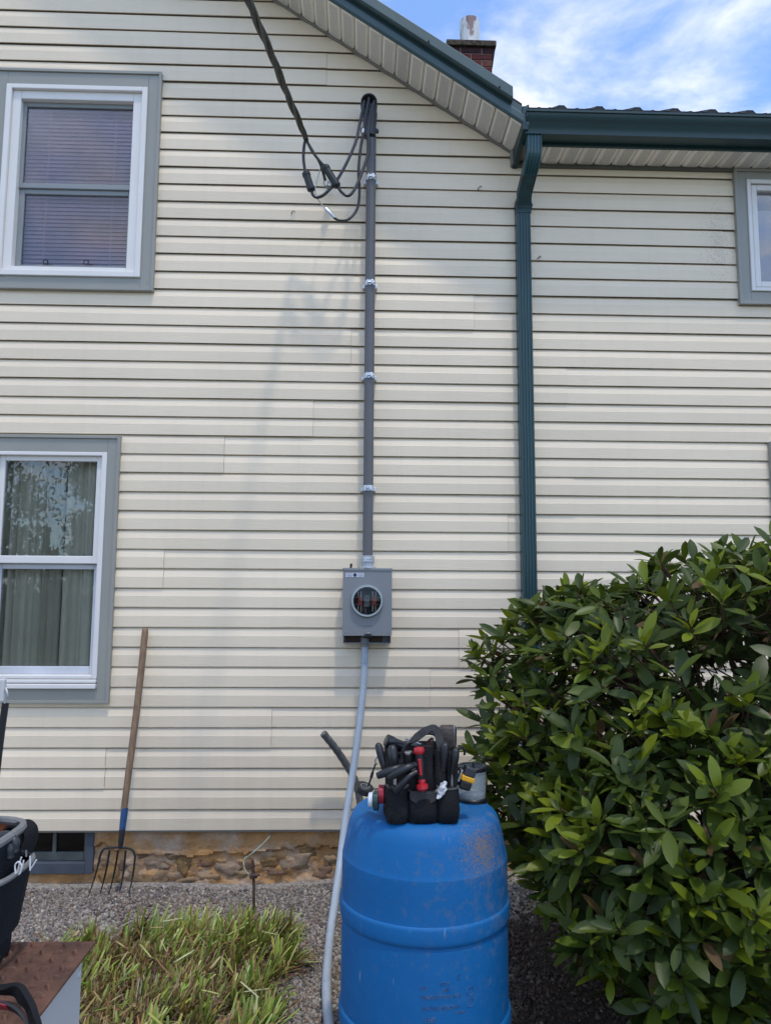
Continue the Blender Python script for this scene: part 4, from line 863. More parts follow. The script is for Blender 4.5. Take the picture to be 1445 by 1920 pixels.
tips = [(163, 1690), (187, 1677), (203, 1682), (223, 1684), (240, 1690)]; tops = [(190, 1598), (206, 1594), (222, 1594), (236, 1595), (254, 1604)]
yt = -0.235
MB().tube(spline([P(190, 1600, yt), P(197, 1591, yt), P(222, 1589, yt), P(246, 1592, yt), P(254, 1605, yt)], 6), 0.0058, 8).build('head_bar', FI, fork, smooth=True)
for (a, b), (c, e) in zip(tops, tips):
    t0 = P(a, b, yt); t1 = PG(c, e-2, 0.0); t1.z = gz(t1.x, t1.y)-0.012; t1b = t0.lerp(t1, 0.5)+Vector((0, 0.02, 0))
    MB().tube(spline([t0, t1b, t1], 5), [0.0052]*6+[0.0046, 0.004, 0.0034, 0.0026, 0.0015], 8).build('tine', FI, fork, smooth=True)

# ================================================================== GROUND ROD
gb = PG(477, 1704, 0.0); gb.z = gz(gb.x, gb.y)
gt = P(474, 1612, gb.y)
rod = thing('ground_rod', gb, 'rusty ground rod with clamp standing in the gravel by the foundation', 'ground rod')
MB().tube([gb-Vector((0, 0, 0.05)), gb.lerp(gt, 0.5)+Vector((0.002, 0, 0)), gt], [0.0075, 0.007, 0.0065], 10).build('rod', RUSTY, rod, smooth=True)
cz = P(475, 1642, gb.y)
MB().obox(cz, Vector((0.95, 0.3, 0.1)).normalized(), Vector((-0.3, 0.95, 0)).normalized(), Vector((-0.1, 0, 1)).normalized(), 0.019, 0.013, 0.013).build('clamp', RUSTY, rod, bev=0.004)
MB().tube([cz+Vector((0.0, -0.008, 0.002)), cz+Vector((0.034, -0.012, 0.008))], 0.0065, 6).build('clamp_bolt', RUSTY, rod)
MB().obox(cz+Vector((-0.004, 0, 0.034)), Vector((1, 0, 0.2)).normalized(), Vector((0, 1, 0)), Vector((-0.2, 0, 1)).normalized(), 0.010, 0.006, 0.022).build('burred_top', RUSTY, rod, bev=0.003)
gw = [P(512, 1552, 0.03), P(508, 1565, 0.02), P(490, 1585, -0.05), P(470, 1602, -0.12), P(459, 1610, -0.17), P(457, 1618, -0.22), P(460, 1632, -0.30), cz+Vector((-0.012, 0, -0.002))]
o = MB().tube(spline(gw, 7), 0.0042, 8).build('ground_wire', mat('verdigris_copper', (0.27, 0.33, 0.28), 0.6, 0.2, var=0.35, vs=30, c2=(0.20, 0.17, 0.11), lo=0.5, hi=0.7, c2s=20), None, smooth=True)
tag(o, 'greenish bare copper wire hanging from the siding to the ground rod', 'wire')

# ================================================================== BARREL
l_, r_ = ray(636.5, 1700), ray(955.5, 1700)
h1, h2 = Vector((l_.x, l_.y)).normalized(), Vector((r_.x, r_.y)).normalized()
RR = 0.2935; half = h1.angle(h2)/2; Db = RR/math.sin(half); dirb = (h1+h2).normalized()
BC = Vector((CAM.x+dirb.x*Db, CAM.y+dirb.y*Db, 0.0))
BT = 0.885
barrel = thing('plastic_barrel', (BC.x, BC.y, 0), 'blue plastic drum standing upside down on the gravel in front of the house', 'barrel')
def dirty_blue():
    m, n, l, b = nodes_of('dusty_blue_plastic'); b.inputs['Specular IOR Level'].default_value = 0.35
    t = n.new('ShaderNodeTexCoord')
    v1 = n.new('ShaderNodeTexNoise'); l.new(t.outputs['Object'], v1.inputs['Vector']); v1.inputs['Scale'].default_value = 4; v1.inputs['Detail'].default_value = 6
    br = n.new('ShaderNodeMixRGB'); l.new(v1.outputs[0], br.inputs[0]); br.inputs[1].default_value = (0.001, 0.095, 0.280, 1); br.inputs[2].default_value = (0.002, 0.132, 0.370, 1)
    def noise(scale, det=8, rough=0.7, st=(1, 1, 1)):
        mp = n.new('ShaderNodeMapping'); l.new(t.outputs['Object'], mp.inputs[0]); mp.inputs['Scale'].default_value = st
        q = n.new('ShaderNodeTexNoise'); l.new(mp.outputs[0], q.inputs['Vector']); q.inputs['Scale'].default_value = scale; q.inputs['Detail'].default_value = det; q.inputs['Roughness'].default_value = rough; return q.outputs[0]
    def near(c, r0, r1, hi):
        dv = n.new('ShaderNodeVectorMath'); dv.operation = 'DISTANCE'; l.new(t.outputs['Object'], dv.inputs[0]); dv.inputs[1].default_value = c
        mr = n.new('ShaderNodeMapRange'); l.new(dv.outputs['Value'], mr.inputs[0]); mr.inputs[1].default_value = r0; mr.inputs[2].default_value = r1; mr.inputs[3].default_value = hi; mr.inputs[4].default_value = 0; return mr.outputs[0]
    def add(a, b_):
        q = n.new('ShaderNodeMath'); q.operation = 'ADD'; l.new(a, q.inputs[0]); l.new(b_, q.inputs[1]); return q.outputs[0]
    def rng(a, lo, hi, m_=1.0):
        mr = n.new('ShaderNodeMapRange'); l.new(a, mr.inputs[0]); mr.inputs[1].default_value = lo; mr.inputs[2].default_value = hi; mr.inputs[4].default_value = m_; return mr.outputs[0]
    gr = add(noise(190, 3, 0.85), near((BC.x+0.17, BC.y-0.20, 0.80), 0.02, 0.15, 0.22))           # grit on the right shoulder
    c1 = n.new('ShaderNodeMixRGB'); l.new(rng(gr, 0.665, 0.72, 0.9), c1.inputs[0]); l.new(br.outputs[0], c1.inputs[1]); c1.inputs[2].default_value = (0.22, 0.15, 0.085, 1)
    du = add(add(noise(26, 10, 0.75), near((BC.x+0.24, BC.y-0.19, 0.72), 0.05, 0.42, 0.13)), near((BC.x-0.2, BC.y-0.05, 0.95), 0.02, 0.2, 0.12))
    c2 = n.new('ShaderNodeMixRGB'); l.new(rng(du, 0.57, 0.78, 0.55), c2.inputs[0]); l.new(c1.outputs[0], c2.inputs[1]); c2.inputs[2].default_value = (0.15, 0.16, 0.17, 1)
    sk = noise(60, 3, 0.5, (1, 1, 0.15))
    c3 = n.new('ShaderNodeMixRGB'); l.new(rng(sk, 0.69, 0.76, 0.4), c3.inputs[0]); l.new(c2.outputs[0], c3.inputs[1]); c3.inputs[2].default_value = (0.30, 0.38, 0.5, 1)
    l.new(c3.outputs[0], b.inputs['Base Color'])
    rq = n.new('ShaderNodeMapRange'); l.new(du, rq.inputs[0]); rq.inputs[1].default_value = 0.4; rq.inputs[2].default_value = 0.7; rq.inputs[3].default_value = 0.5; rq.inputs[4].default_value = 0.85; l.new(rq.outputs[0], b.inputs['Roughness'])
    bp = n.new('ShaderNodeBump'); l.new(noise(9, 3), bp.inputs['Height']); bp.inputs['Strength'].default_value = 0.12; bp.inputs['Distance'].default_value = 0.01; l.new(bp.outputs[0], b.inputs['Normal'])
    return m
BLUE = dirty_blue()
prof = [(0.001, BT), (0.18, BT), (0.205, BT-0.0005), (0.222, BT-0.003), (0.237, BT-0.009), (0.249, BT-0.019), (0.258, BT-0.034), (0.2645, BT-0.055), (0.270, 0.805), (0.2755, 0.778), (0.2815, 0.750), (0.2850, 0.7342), (0.2858, 0.7325), (0.2860, 0.729), (0.2862, 0.66), (0.2865, 0.600),
        (0.2868, 0.5965), (0.2905, 0.5940), (0.2925, 0.590), (RR, 0.584), (RR, 0.552), (0.2925, 0.543), (0.290, 0.5375), (0.2862, 0.5350), (0.2842, 0.530), (0.2855, 0.523), (0.2860, 0.515), (0.2865, 0.30), (0.2866, 0.2535), (0.2905, 0.2505), (0.2925, 0.246), (RR, 0.240), (RR, 0.208), (0.2925, 0.199), (0.290, 0.194), (0.2862, 0.192), (0.2842, 0.187), (0.2855, 0.180),
        (0.285, 0.14), (0.278, 0.08), (0.262, 0.03), (0.235, 0.004), (0.22, 0.0), (0.001, 0.0)]
MB().lathe(prof, (BC.x, BC.y, 0), n=96, cap=False).build('body', BLUE, barrel, smooth=50)
bungs = [Vector((BC.x-0.135, BC.y+0.02, 0.925)), Vector((BC.x+0.12, BC.y+0.1, 0.925))]
# embossed marking, upside down because the drum stands on its head
EMB = mat('embossed_blue', (0.035, 0.12, 0.28), 0.6, var=0.3, vs=60, c2=(0.13, 0.16, 0.20), lo=0.45, hi=0.65, c2s=60)
fdir = (Vector((CAM.x, CAM.y))-Vector((BC.x, BC.y))).normalized(); a0 = math.atan2(fdir.y, fdir.x)
def wrap(off_px, z, sq=0.66):
    return lambda c: (BC.x+(0.2866+c.z)*math.cos(a0+(off_px-c.x*sq)/0.2866), BC.y+(0.2866+c.z)*math.sin(a0+(off_px-c.x*sq)/0.2866), z-c.y)
zt0 = 0.545
for body, size, off, z in (('GREIF', 0.022, 0.018, 0.345), ('containers', 0.013, 0.115, 0.352), ('1H1/X270/S/11/USA/M4601', 0.0165, 0.052, 0.374), ('1H1/Y1.9/150/11/USA/M4601', 0.0165, 0.052, 0.406),
                           ('208 L', 0.0145, 0.068, 0.424), ('55 USG', 0.0145, 0.064, 0.442), ('2.2mm', 0.014, -0.002, 0.430), ('11\n09', 0.012, 0.108, 0.448)):
    text_mesh(body, size, 0.0011, 'embossed_lettering', EMB, barrel, wrap(off, z-size*0.35))
for z in (0.366, 0.399):
    cc = MB(); nn = 24; 
    for k in range(nn):
        for rr, hh in ((0.0135, 0), (0.0135, 0.0014), (0.0118, 0.0014), (0.0118, 0)):
            a = 2*math.pi*k/nn; cx_, cz_ = rr*math.cos(a), rr*math.sin(a); th = a0+(0.150+cx_)/0.2866
            cc.v.append((BC.x+(0.2864+hh)*math.cos(th), BC.y+(0.2864+hh)*math.sin(th), z+cz_))
    cc.f = [(k*4+i, k*4+i+1, ((k+1) % nn)*4+i+1, ((k+1) % nn)*4+i) for k in range(nn) for i in range(3)]
    cc.build('embossed_circle', EMB, barrel)
    text_mesh('u\nn', 0.010, 0.0010, 'embossed_lettering', EMB, barrel, wrap(0.150, z-0.002))

# ================================================================== TOOL BAG ON THE BARREL
ZT = BT+0.001
YF = BC.y-0.195
def B(px, py, dy=0.0): return P(px, py, YF+dy)
bl0, bl1 = B(722, 1500).x, B(862, 1500).x; bcx = (bl0+bl1)/2; bw = (bl1-bl0)/2; bcy = YF+0.105
zt = B(790, 1412, 0.02).z
bag = thing('tool_bag', (bcx, bcy, ZT), 'black open-top electrician tool bag on top of the blue barrel', 'tool bag')
secs = []
for t in [0, 0.03, 0.1, 0.25, 0.45, 0.65, 0.85, 1.0]:
    z = ZT+0.001+(zt-ZT)*t; k = (0.97 if t == 0 else 1.04)*(1-0.09*t); secs.append((bcx+0.006*math.sin(5*t), bcy+0.004*math.cos(7*t), z, bw*k, 0.098*k))
mb = MB(); mb.loft(secs, 40, 3.6, 0.012, cap=False)
mb.loft([(bcx, bcy, ZT+0.002, bw*0.9, 0.09), (bcx, bcy, ZT+0.001, bw*0.4, 0.05)], 40, 4.5)
inn = []
for t in [1.0, 0.75]: inn.append((bcx, bcy, ZT+(zt-ZT)*t, bw*0.92, 0.086))
mb.loft(inn, 40, 4.5, cap=False); n40 = len(mb.v)
mb.add([(bcx+bw*0.92*math.cos(k*math.pi/10), bcy+0.086*math.sin(k*math.pi/10), ZT+(zt-ZT)*0.76) for k in range(20)], [tuple(range(20))])
mb.build('body', BLACKF, bag, smooth=60)
def rim(z, a, b, y0=0.0, r=0.005, m=BLACKF, name='piping', rng_=(0, 2*math.pi), par=bag, cx=None, cy=None, e=4.5):
    cx = bcx if cx is None else cx; cy = bcy if cy is None else cy; pts = []
    for k in range(41):
        t = rng_[0]+(rng_[1]-rng_[0])*k/40; c, s = math.cos(t), math.sin(t)
        pts.append((cx+a*math.copysign(abs(c)**(2/e), c), cy+b*math.copysign(abs(s)**(2/e), s), z))
    return MB().tube(pts, r, 8).build(name, m, par, smooth=True)
rim(zt, bw*0.95, 0.094)
# lower front pockets with drooping flaps
for (pa, pb, pt, flap) in ((724, 766, 1478, False), (765, 822, 1487, True), (819, 861, 1480, False)):
    x0_, x1_ = B(pa, 1500, -.02).x, B(pb, 1500, -.02).x; zt_ = B(790, pt, -.03).z; c = (x0_+x1_)/2; hw = (x1_-x0_)/2
    MB().loft([(c, YF+0.01, ZT-0.002, hw*0.94, 0.026), (c, YF+0.01, ZT+0.02, hw*1.05, 0.040), (c+0.002, YF+0.01, ZT+(zt_-ZT)*0.4, hw*1.06, 0.045), (c-0.001, YF+0.01, ZT+(zt_-ZT)*0.7, hw*1.02, 0.038), (c, YF+0.01, zt_-0.008, hw*0.98, 0.033), (c, YF+0.01, zt_, hw*0.95, 0.029)], 28, 2.9, 0.03).build('pocket', BLACKF, bag, smooth=60)
    MB().tube(spline([(c-hw*0.96, YF-0.006, zt_+0.004), (c-hw*0.7, YF-0.018, zt_-0.001), (c, YF-0.021, zt_-0.003), (c+hw*0.7, YF-0.018, zt_-0.001), (c+hw*0.96, YF-0.006, zt_+0.004)], 4), 0.0042, 6).build('pocket_binding', mat('grey_binding', (0.055, 0.054, 0.056), 0.8, var=0.2), bag, smooth=True)
    if flap:
        pts = [(c+hw*0.9*math.cos(math.pi*k/14+math.pi), YF-0.027, zt_-0.012+0.024*math.sin(math.pi*k/14+math.pi)) for k in range(15)]
        v = pts+[(p[0], YF-0.023, zt_+0.004) for p in pts]
        MB().add(v, [(k, k+1, 16+k, 15+k) for k in range(14)]).build('pocket_flap', mat('grey_webbing', (0.035, 0.034, 0.036), 0.8, var=0.2, bump=0.4, bs=300), bag)
# upper row of front sleeves
for pa, pb, pt in ((722, 742, 1420), (744, 762, 1425), (763, 780, 1430), (784, 812, 1400), (814, 836, 1408), (838, 859, 1414)):
    x0_, x1_ = B(pa, 1450).x, B(pb, 1450).x; z1_ = B(790, pt).z; c = (x0_+x1_)/2; hw = (x1_-x0_)/2
    MB().loft([(c, YF+0.012, ZT+0.05, hw, 0.014), (c, YF+0.010, z1_-0.03, hw, 0.016), (c, YF+0.011, z1_, hw*0.95, 0.013)], 20, 3.0, 0.02).build('sleeve', BLACKF, bag, smooth=60)
# carrying handles
WEB = bpy.data.materials['grey_webbing']
MB().strap(spline([B(752, 1440, 0.012), B(760, 1405, 0.015), B(778, 1385, 0.03), B(800, 1369, 0.05), B(814, 1366, 0.05), B(822, 1380, 0.04), B(826, 1405, 0.015), B(828, 1440, 0.012)], 6), (0.75, 0.45, 0.6), 0.026, 0.005).build('handle', mat('black_webbing', (0.016, 0.016, 0.018), 0.75, var=0.2, bump=0.3, bs=300), bag, smooth=40)
MB().strap(spline([B(742, 1430, 0.19), B(762, 1400, 0.16), B(790, 1378, 0.10), B(812, 1375, 0.08), B(826, 1390, 0.12), B(834, 1425, 0.19)], 6), (0.2, 1, 0.2), 0.026, 0.005).build('handle', bpy.data.materials['black_webbing'], bag, smooth=40)
MB().tube(spline([B(858, 1408, 0.05), B(866, 1400, 0.05), B(871, 1406, 0.05), B(870, 1416, 0.05)], 5), 0.004, 8).build('side_hook', BLACKP, bag, smooth=True)
# swivel clip and chain for the tape rolls
ch = [B(708, 1422, 0.03), B(704, 1432, 0.03), B(699, 1446, 0.03), B(695, 1460, 0.03), B(690, 1474, 0.035)]
MB().tube(spline([B(712, 1424, 0.05), B(706, 1420, 0.03), B(703, 1428, 0.03), B(707, 1433, 0.03)], 5), 0.0025, 8).build('clip', STEEL, bag, smooth=True)
MB().tube(spline(ch[1:], 5), [0.003]*6+[0.005]*4+[0.003]*6, 8).build('lanyard', BLACKP, bag, smooth=True)

def cap_tube(pts, r, name, m, parent, n=14): return MB().tube(pts, r, n).build(name, m, parent, smooth=35)
# red-handled nut driver
sd = thing('nut_driver', B(790, 1484, -0.03), 'red and black handled driver standing in the front of the tool bag', 'screwdriver')
a, b = B(785, 1404, -0.030), B(792, 1482, -0.036); dd = (b-a)
MB().lathe([(0.004, -0.006), (0.016, -0.003), (0.0185, 0.004), (0.018, 0.012), (0.0145, 0.016)], a, dd, 20).build('cap', RED, sd, smooth=40)
L = dd.length
MB().lathe([(0.0145, 0.012), (0.0135, 0.02), (0.0150, 0.045), (0.0145, L*0.68), (0.011, L*0.74)], a, dd, 16).build('grip', BLACKP, sd, smooth=40)
fwd = Vector((0, -1, 0)); MB().obox(a+dd*0.42+fwd*0.0125+Vector((-0.002, 0, 0)), Vector((1, 0, 0)), fwd, dd.normalized(), 0.0052, 0.004, 0.026).build('stripe', RED, sd, bev=0.003)
MB().lathe([(0.0105, L*0.70), (0.0125, L*0.74), (0.0115, L*0.84), (0.0185, L*0.86), (0.0195, L*0.95), (0.013, L*1.0)], a, dd, 18).build('collar', RED, sd, smooth=40)
# pliers: two handles fanning to the left, each thing its own pair
def handle_arc(pix, r, name, parent, m=BLACKP):
    pts = spline([B(*q) for q in pix], 6); n = len(pts)
    return MB().tube(pts, [r*(0.75+0.35*math.sin(math.pi*min(1, 0.15+i/n))) for i in range(n)], 10).build(name, m, parent, smooth=True)
pl = thing('lineman_pliers', B(750, 1480, -0.03), 'black handled pliers fanned out over the left front of the tool bag', 'pliers')
handle_arc([(707, 1455, -.04), (722, 1449, -.045), (742, 1441, -.045), (758, 1437, -.03)], 0.0115, 'handle', pl)
handle_arc([(728, 1458, -.05), (745, 1449, -.055), (765, 1439, -.055), (779, 1434, -.04)], 0.0125, 'handle', pl)
MB().obox(B(776, 1440, -.02), Vector((1, 0, -0.4)).normalized(), Vector((0, 1, 0)), Vector((0.4, 0, 1)).normalized(), 0.012, 0.006, 0.009).build('jaw', STEEL, pl, bev=0.003)
pl2 = thing('cable_cutter', B(745, 1485, -0.04), 'black handled cutter sticking out below the pliers in the tool bag', 'pliers')
handle_arc([(742, 1484, -.045), (752, 1472, -.055), (766, 1456, -.055), (781, 1447, -.045)], 0.0110, 'handle', pl2)
handle_arc([(733, 1474, -.04), (742, 1480, -.045), (748, 1484, -.045)], 0.0075, 'handle', pl2)
# upright black handles
for lab, pix, r in (('slim black screwdriver handle leaning out of the left corner of the tool bag', [(709, 1397, 0.04), (713, 1412, 0.03), (720, 1436, 0.02), (725, 1455, 0.02)], 0.0130),
                    ('thick ribbed black screwdriver handle second from the left in the tool bag', [(735, 1402, 0.01), (737, 1420, 0.0), (740, 1445, 0.0)], 0.0170),
                    ('black screwdriver handle to the right of the red driver under the handle strap', [(834, 1397, 0.0), (832, 1420, 0.0), (830, 1445, 0.005)], 0.0150),
                    ('rightmost black screwdriver handle at the corner of the tool bag', [(854, 1407, -.01), (852, 1425, -.01), (847, 1450, 0.0)], 0.0130)):
    h = thing('screwdriver', B(*pix[-1]), lab, 'screwdriver', 'screwdrivers in the tool bag')
    pts = spline([B(*q) for q in pix], 6); n = len(pts)
    MB().tube([pts[0]+(pts[0]-pts[1]).normalized()*r*0.5]+pts, [r*0.5]+[r*(0.9+0.12*math.sin(4.5*i/n)) for i in range(n)], 14).build('grip', BLACKP, h, smooth=60)
    MB().tube([pts[-1], pts[-1]-Vector((0, 0, 0.05))], r*0.4, 8).build('shank', STEEL, h)
h = thing('socket_wrench', B(766, 1440), 'black ribbed handle with a silver end cap beside the red driver', 'hand tool', 'hand tools in the tool bag')
a, b = B(765, 1410, -.012), B(768, 1442, -.005); MB().tube([a, a.lerp(b, 0.1), b], [0.0125, 0.0130, 0.013], 16).build('grip', BLACKP, h, smooth=40)
MB().lathe([(0.0085, -0.003), (0.0125, -0.001), (0.0130, 0.004)], a, b-a, 18).build('end_cap', STEEL, h, smooth=40)
fl_ = thing('flashlight', B(745, 1400, 0.08), 'black cylindrical flashlight lying across the back left of the tool bag', 'flashlight')
a, b = B(724, 1388, 0.07), B(760, 1404, 0.09); MB().lathe([(0.012, -0.001), (0.021, 0.0), (0.022, 0.02), (0.020, 0.03), (0.0205, (b-a).length)], a, b-a, 20).build('body', mat('gloss_black', (0.012, 0.013, 0.018), 0.2), fl_, smooth=40)
MB().lathe([(0.0005, -0.0012), (0.0115, -0.0012)], a, b-a, 20, cap=False).build('lens', CLEAR, fl_)
cr2 = thing('wire_crimper', B(785, 1402, 0.1), 'silver headed crimping tool lying inside the middle of the tool bag', 'pliers')
MB().obox(B(776, 1394, 0.07), Vector((1, 0, -0.35)).normalized(), Vector((0, 1, 0)), Vector((0.35, 0, 1)).normalized(), 0.024, 0.006, 0.009).build('jaw', STEEL, cr2, bev=0.003)
MB().tube([B(784, 1392, 0.07), B(800, 1402, 0.08)], 0.006, 8).build('handle', BLACKP, cr2)
MB().tube([B(768, 1389, 0.07), B(760, 1384, 0.07)], 0.004, 8).build('tip', STEEL, cr2)
for k in range(5):
    o = MB().tube(spline([B(797+k*3.5, 1408, 0.07), B(800+k*2.8, 1392, 0.08), B(806+k*1.6, 1383+abs(k-2), 0.09)], 5), 0.0018, 6).build('wire_offcut', mat('dull_red_wire', (0.16, 0.025, 0.02), 0.4, var=0.3) if k % 2 else WIRE, None, smooth=True)
    tag(o, ['leftmost thin black wire offcut inside the tool bag', 'left one of two red wire offcuts inside the tool bag', 'black wire offcut in the middle of the five inside the tool bag', 'right one of two red wire offcuts inside the tool bag', 'rightmost thin black wire offcut inside the tool bag'][k], 'wire', 'wire offcuts in the tool bag')
# zipped pouch at the back right corner
pc = thing('zipped_pouch', B(840, 1405, 0.12), 'brown-black zipped pouch sticking out of the back right of the tool bag', 'pouch')
c = B(839, 1382, 0.13); zp0, zp1 = B(839, 1425, 0.13).z, B(839, 1360, 0.13).z
PCH = mat('brown_black_leather', (0.042, 0.031, 0.026), 0.6, var=0.3, vs=25, c2=(0.10, 0.07, 0.055), lo=0.55, hi=0.75, c2s=16, bump=0.4, bs=80)
MB().loft([(c.x, c.y, zp0, 0.024, 0.018), (c.x, c.y, zp0+(zp1-zp0)*0.5, 0.030, 0.022), (c.x, c.y, zp1-0.012, 0.031, 0.021), (c.x, c.y, zp1, 0.024, 0.013)], 28, 3.2, 0.015).build('body', PCH, pc, smooth=60)
MB().tube(spline([(c.x+0.018, c.y-0.020, zp0+0.02), (c.x+0.021, c.y-0.019, zp1-0.012), (c.x+0.018, c.y-0.006, zp1+0.001), (c.x+0.016, c.y+0.012, zp1-0.004)], 6), 0.0022, 6).build('zip', STEEL, pc, smooth=True)
# crumpled clear bag in the right front pocket
cb_ = MB(); rp = random.Random(9); cA = B(822, 1496, -.035); cB = B(833, 1466, -.02)
for i in range(8):
    for k in range(10):
        t = i/7; q = cA.lerp(cB, t); r = 0.013*(0.7+0.5*math.sin(math.pi*t))*rp.uniform(0.6, 1.3); a = k*0.628
        cb_.v.append((q.x+r*math.cos(a), q.y+0.7*r*math.sin(a), q.z+rp.uniform(-.003, .003)))
cb_.f = [(i*10+k, i*10+(k+1) % 10, (i+1)*10+(k+1) % 10, (i+1)*10+k) for i in range(7) for k in range(10)]+[tuple(range(10)), tuple(70+k for k in range(10))]
o = cb_.build('plastic_wrap', mat('crinkled_film', (0.42, 0.43, 0.45), 0.18, var=0.5, vs=60), None); tag(o, 'crumpled clear plastic film stuffed in the right front pocket', 'plastic wrap')
# tape measure clipped at the right side
tm = thing('tape_measure', B(866, 1480, 0.0), 'black tape measure with a yellow band clipped to the right side of the tool bag', 'tape measure')
c = B(875, 1458, 0.015); ux = Vector((1, 0.15, -0.36)).normalized(); uz = Vector((0.36, 0, 1)).normalized(); uy = uz.cross(ux)
GREYT = mat('tape_measure_grey', (0.035, 0.037, 0.045), 0.4)
MB().obox(c+uz*0.022, ux, uy, uz, 0.019, 0.020, 0.016).build('upper_case', GREYT, tm, bev=0.006, bseg=3)
MB().obox(c-uz*0.001, ux, uy, uz, 0.0225, 0.021, 0.009).build('yellow_band', YELLOW, tm, bev=0.004)
MB().obox(c-uz*0.022, ux, uy, uz, 0.0195, 0.020, 0.016).build('lower_case', BLACKP, tm, bev=0.008, bseg=3)
MB().obox(c+uz*0.044+ux*0.008, ux, uy, uz, 0.004, 0.006, 0.010).build('lock_button', BLACKP, tm, bev=0.002)
MB().obox(c-ux*0.026, ux, uy, uz, 0.004, 0.010, 0.02).build('belt_clip', STEEL, tm, bev=0.002)
# clear tub with black rim behind the bag
tub = thing('plastic_tub', B(884, 1500, 0.17), 'clear plastic tub with black ribbed rim at the right rear of the barrel top', 'tub')
tc_ = P(885, 1490, BC.y+0.055); tr2 = (P(908, 1470, BC.y+0.055).x-P(860, 1470, BC.y+0.055).x)/2+0.004; tz = ZT; ttop = P(884, 1441, BC.y+0.02).z
hT = ttop-tz
MB().lathe([(0.001, 0.004), (tr2-0.004, 0.004), (tr2-0.002, 0.02), (tr2, hT), (tr2-0.003, hT), (tr2-0.005, 0.02), (0.001, 0.010)], (tc_.x, tc_.y, tz), n=36, cap=False).build('cup', FROST, tub, smooth=40)
MB().lathe([(tr2-0.002, 0.0), (tr2+0.003, 0.0), (tr2+0.003, 0.010), (tr2-0.002, 0.014)], (tc_.x, tc_.y, tz), n=36, cap=False).build('base_ring', BLACKP, tub, smooth=40)
MB().lathe([(tr2-0.008, hT-0.012), (tr2+0.003, hT-0.012), (tr2+0.004, hT), (tr2+0.001, hT+0.004), (tr2-0.008, hT+0.003)], (tc_.x, tc_.y, tz), n=36, cap=False).build('rim', BLACKP, tub, smooth=40)
for k in range(30):
    a = k*2*math.pi/30; MB().box(-0.0012, 0.0012, -0.003, 0.003, -0.010, 0.001).build('rim_rib', BLACKP, tub).matrix_basis = Matrix.Translation((tc_.x+(tr2+0.003)*math.cos(a)-tub.location.x*0, tc_.y+(tr2+0.003)*math.sin(a), tz+hT)) @ Matrix.Rotation(a+math.pi/2, 4, 'Z')
MB().lathe([(0.001, 0.014), (tr2-0.008, 0.012), (tr2-0.008, 0.026), (0.02, 0.036), (0.001, 0.034)], (tc_.x, tc_.y, tz), n=20, cap=False).build('contents', mat('grey_scrap', (0.34, 0.34, 0.32), 0.7, var=0.5, vs=60), tub)
# rolls of electrical tape on the left shoulder
def roll(pa, dy, axis, r, w, m, lab):
    c = B(pa[0], pa[1], dy); ax = Vector(axis).normalized()
    t = thing('tape_roll', c-Vector((0, 0, r)), lab, 'tape roll', 'rolls of electrical tape on the barrel')
    MB().lathe([(r*0.58, -w/2), (r, -w/2), (r, w/2), (r*0.58, w/2), (r*0.58, -w/2)], c, ax, 32, cap=False).build('tape', m, t, smooth=35, bev=0.0015)
    MB().lathe([(r*0.50, -w/2*0.96), (r*0.58, -w/2*0.96), (r*0.58, w/2*0.96), (r*0.50, w/2*0.96), (r*0.50, -w/2*0.96)], c, ax, 24, cap=False).build('core', mat('tape_core', (0.25, 0.24, 0.22), 0.7), t, smooth=35)
roll((715.5, 1489, ), 0.045, (1, -0.12, 0), 0.030, 0.020, REDT, 'roll of red tape against the left side of the tool bag')
roll((705, 1501), 0.03, (1, -0.12, 0), 0.0315, 0.016, GREENT, 'roll of dark green tape between the red and white rolls')
roll((695, 1499), 0.03, (1, -0.12, 0), 0.024, 0.014, WHITET, 'roll of white tape at the end of the row of tape')
roll((683, 1479), 0.05, (0.30, -0.25, 0.92), 0.029, 0.022, BLACKP, 'roll of black tape tilted on the left shoulder of the barrel')

# ================================================================== TOOL CART AT THE LEFT EDGE
ZC = 0.74
c1 = PG(180, 1765, ZC); c2_ = PG(35, 1766, ZC)
X1, Y1 = c1.x, c1.y; X0c = X1-0.62; Y0c = Y1-0.62
cart = thing('tool_cart', (X1-0.31, Y1-0.31, 0), 'white painted steel box with rusty diamond-plate top at the left edge', 'tool cart')
RUST = mat('rusted_plate', s2l((112, 80, 66)), 0.75, 0.25, var=0.3, vs=14, c2=s2l((82, 62, 54)), lo=0.4, hi=0.65, c2s=10, bump=0.5, bs=90, spec=0.3)
pm = MB(); pm.box(X0c, X1, Y0c, Y1, ZC-0.006, ZC)
def lug(x, y, a, m_):
    v = [(x, y, ZC+0.0085)]; n = 10
    for rr, hh in ((0.62, 0.0072), (1.0, 0.0)):
        for k in range(n):
            t = 2*math.pi*k/n; u, q = 0.0145*rr*math.cos(t), 0.0070*rr*math.sin(t)
            v.append((x+u*math.cos(a)-q*math.sin(a), y+u*math.sin(a)+q*math.cos(a), ZC+hh))
    m_.add(v, [(0, 1+k, 1+(k+1) % n) for k in range(n)]+[(1+k, 1+n+k, 1+n+(k+1) % n, 1+(k+1) % n) for k in range(n)])
pst = 0.040
for i in range(15):
    for j in range(15):
        lug(X1-0.028-i*pst, Y1-0.022-j*pst, 2.2 if (i+j) % 2 else 0.25, pm)
pm.build('diamond_plate', RUST, cart, smooth=50)
WP = mat('chipped_white_paint', s2l((192, 191, 190)), 0.45, var=0.06, vs=4, c2=s2l((70, 66, 66)), lo=0.70, hi=0.74, c2s=26)
xs1 = X1-0.022
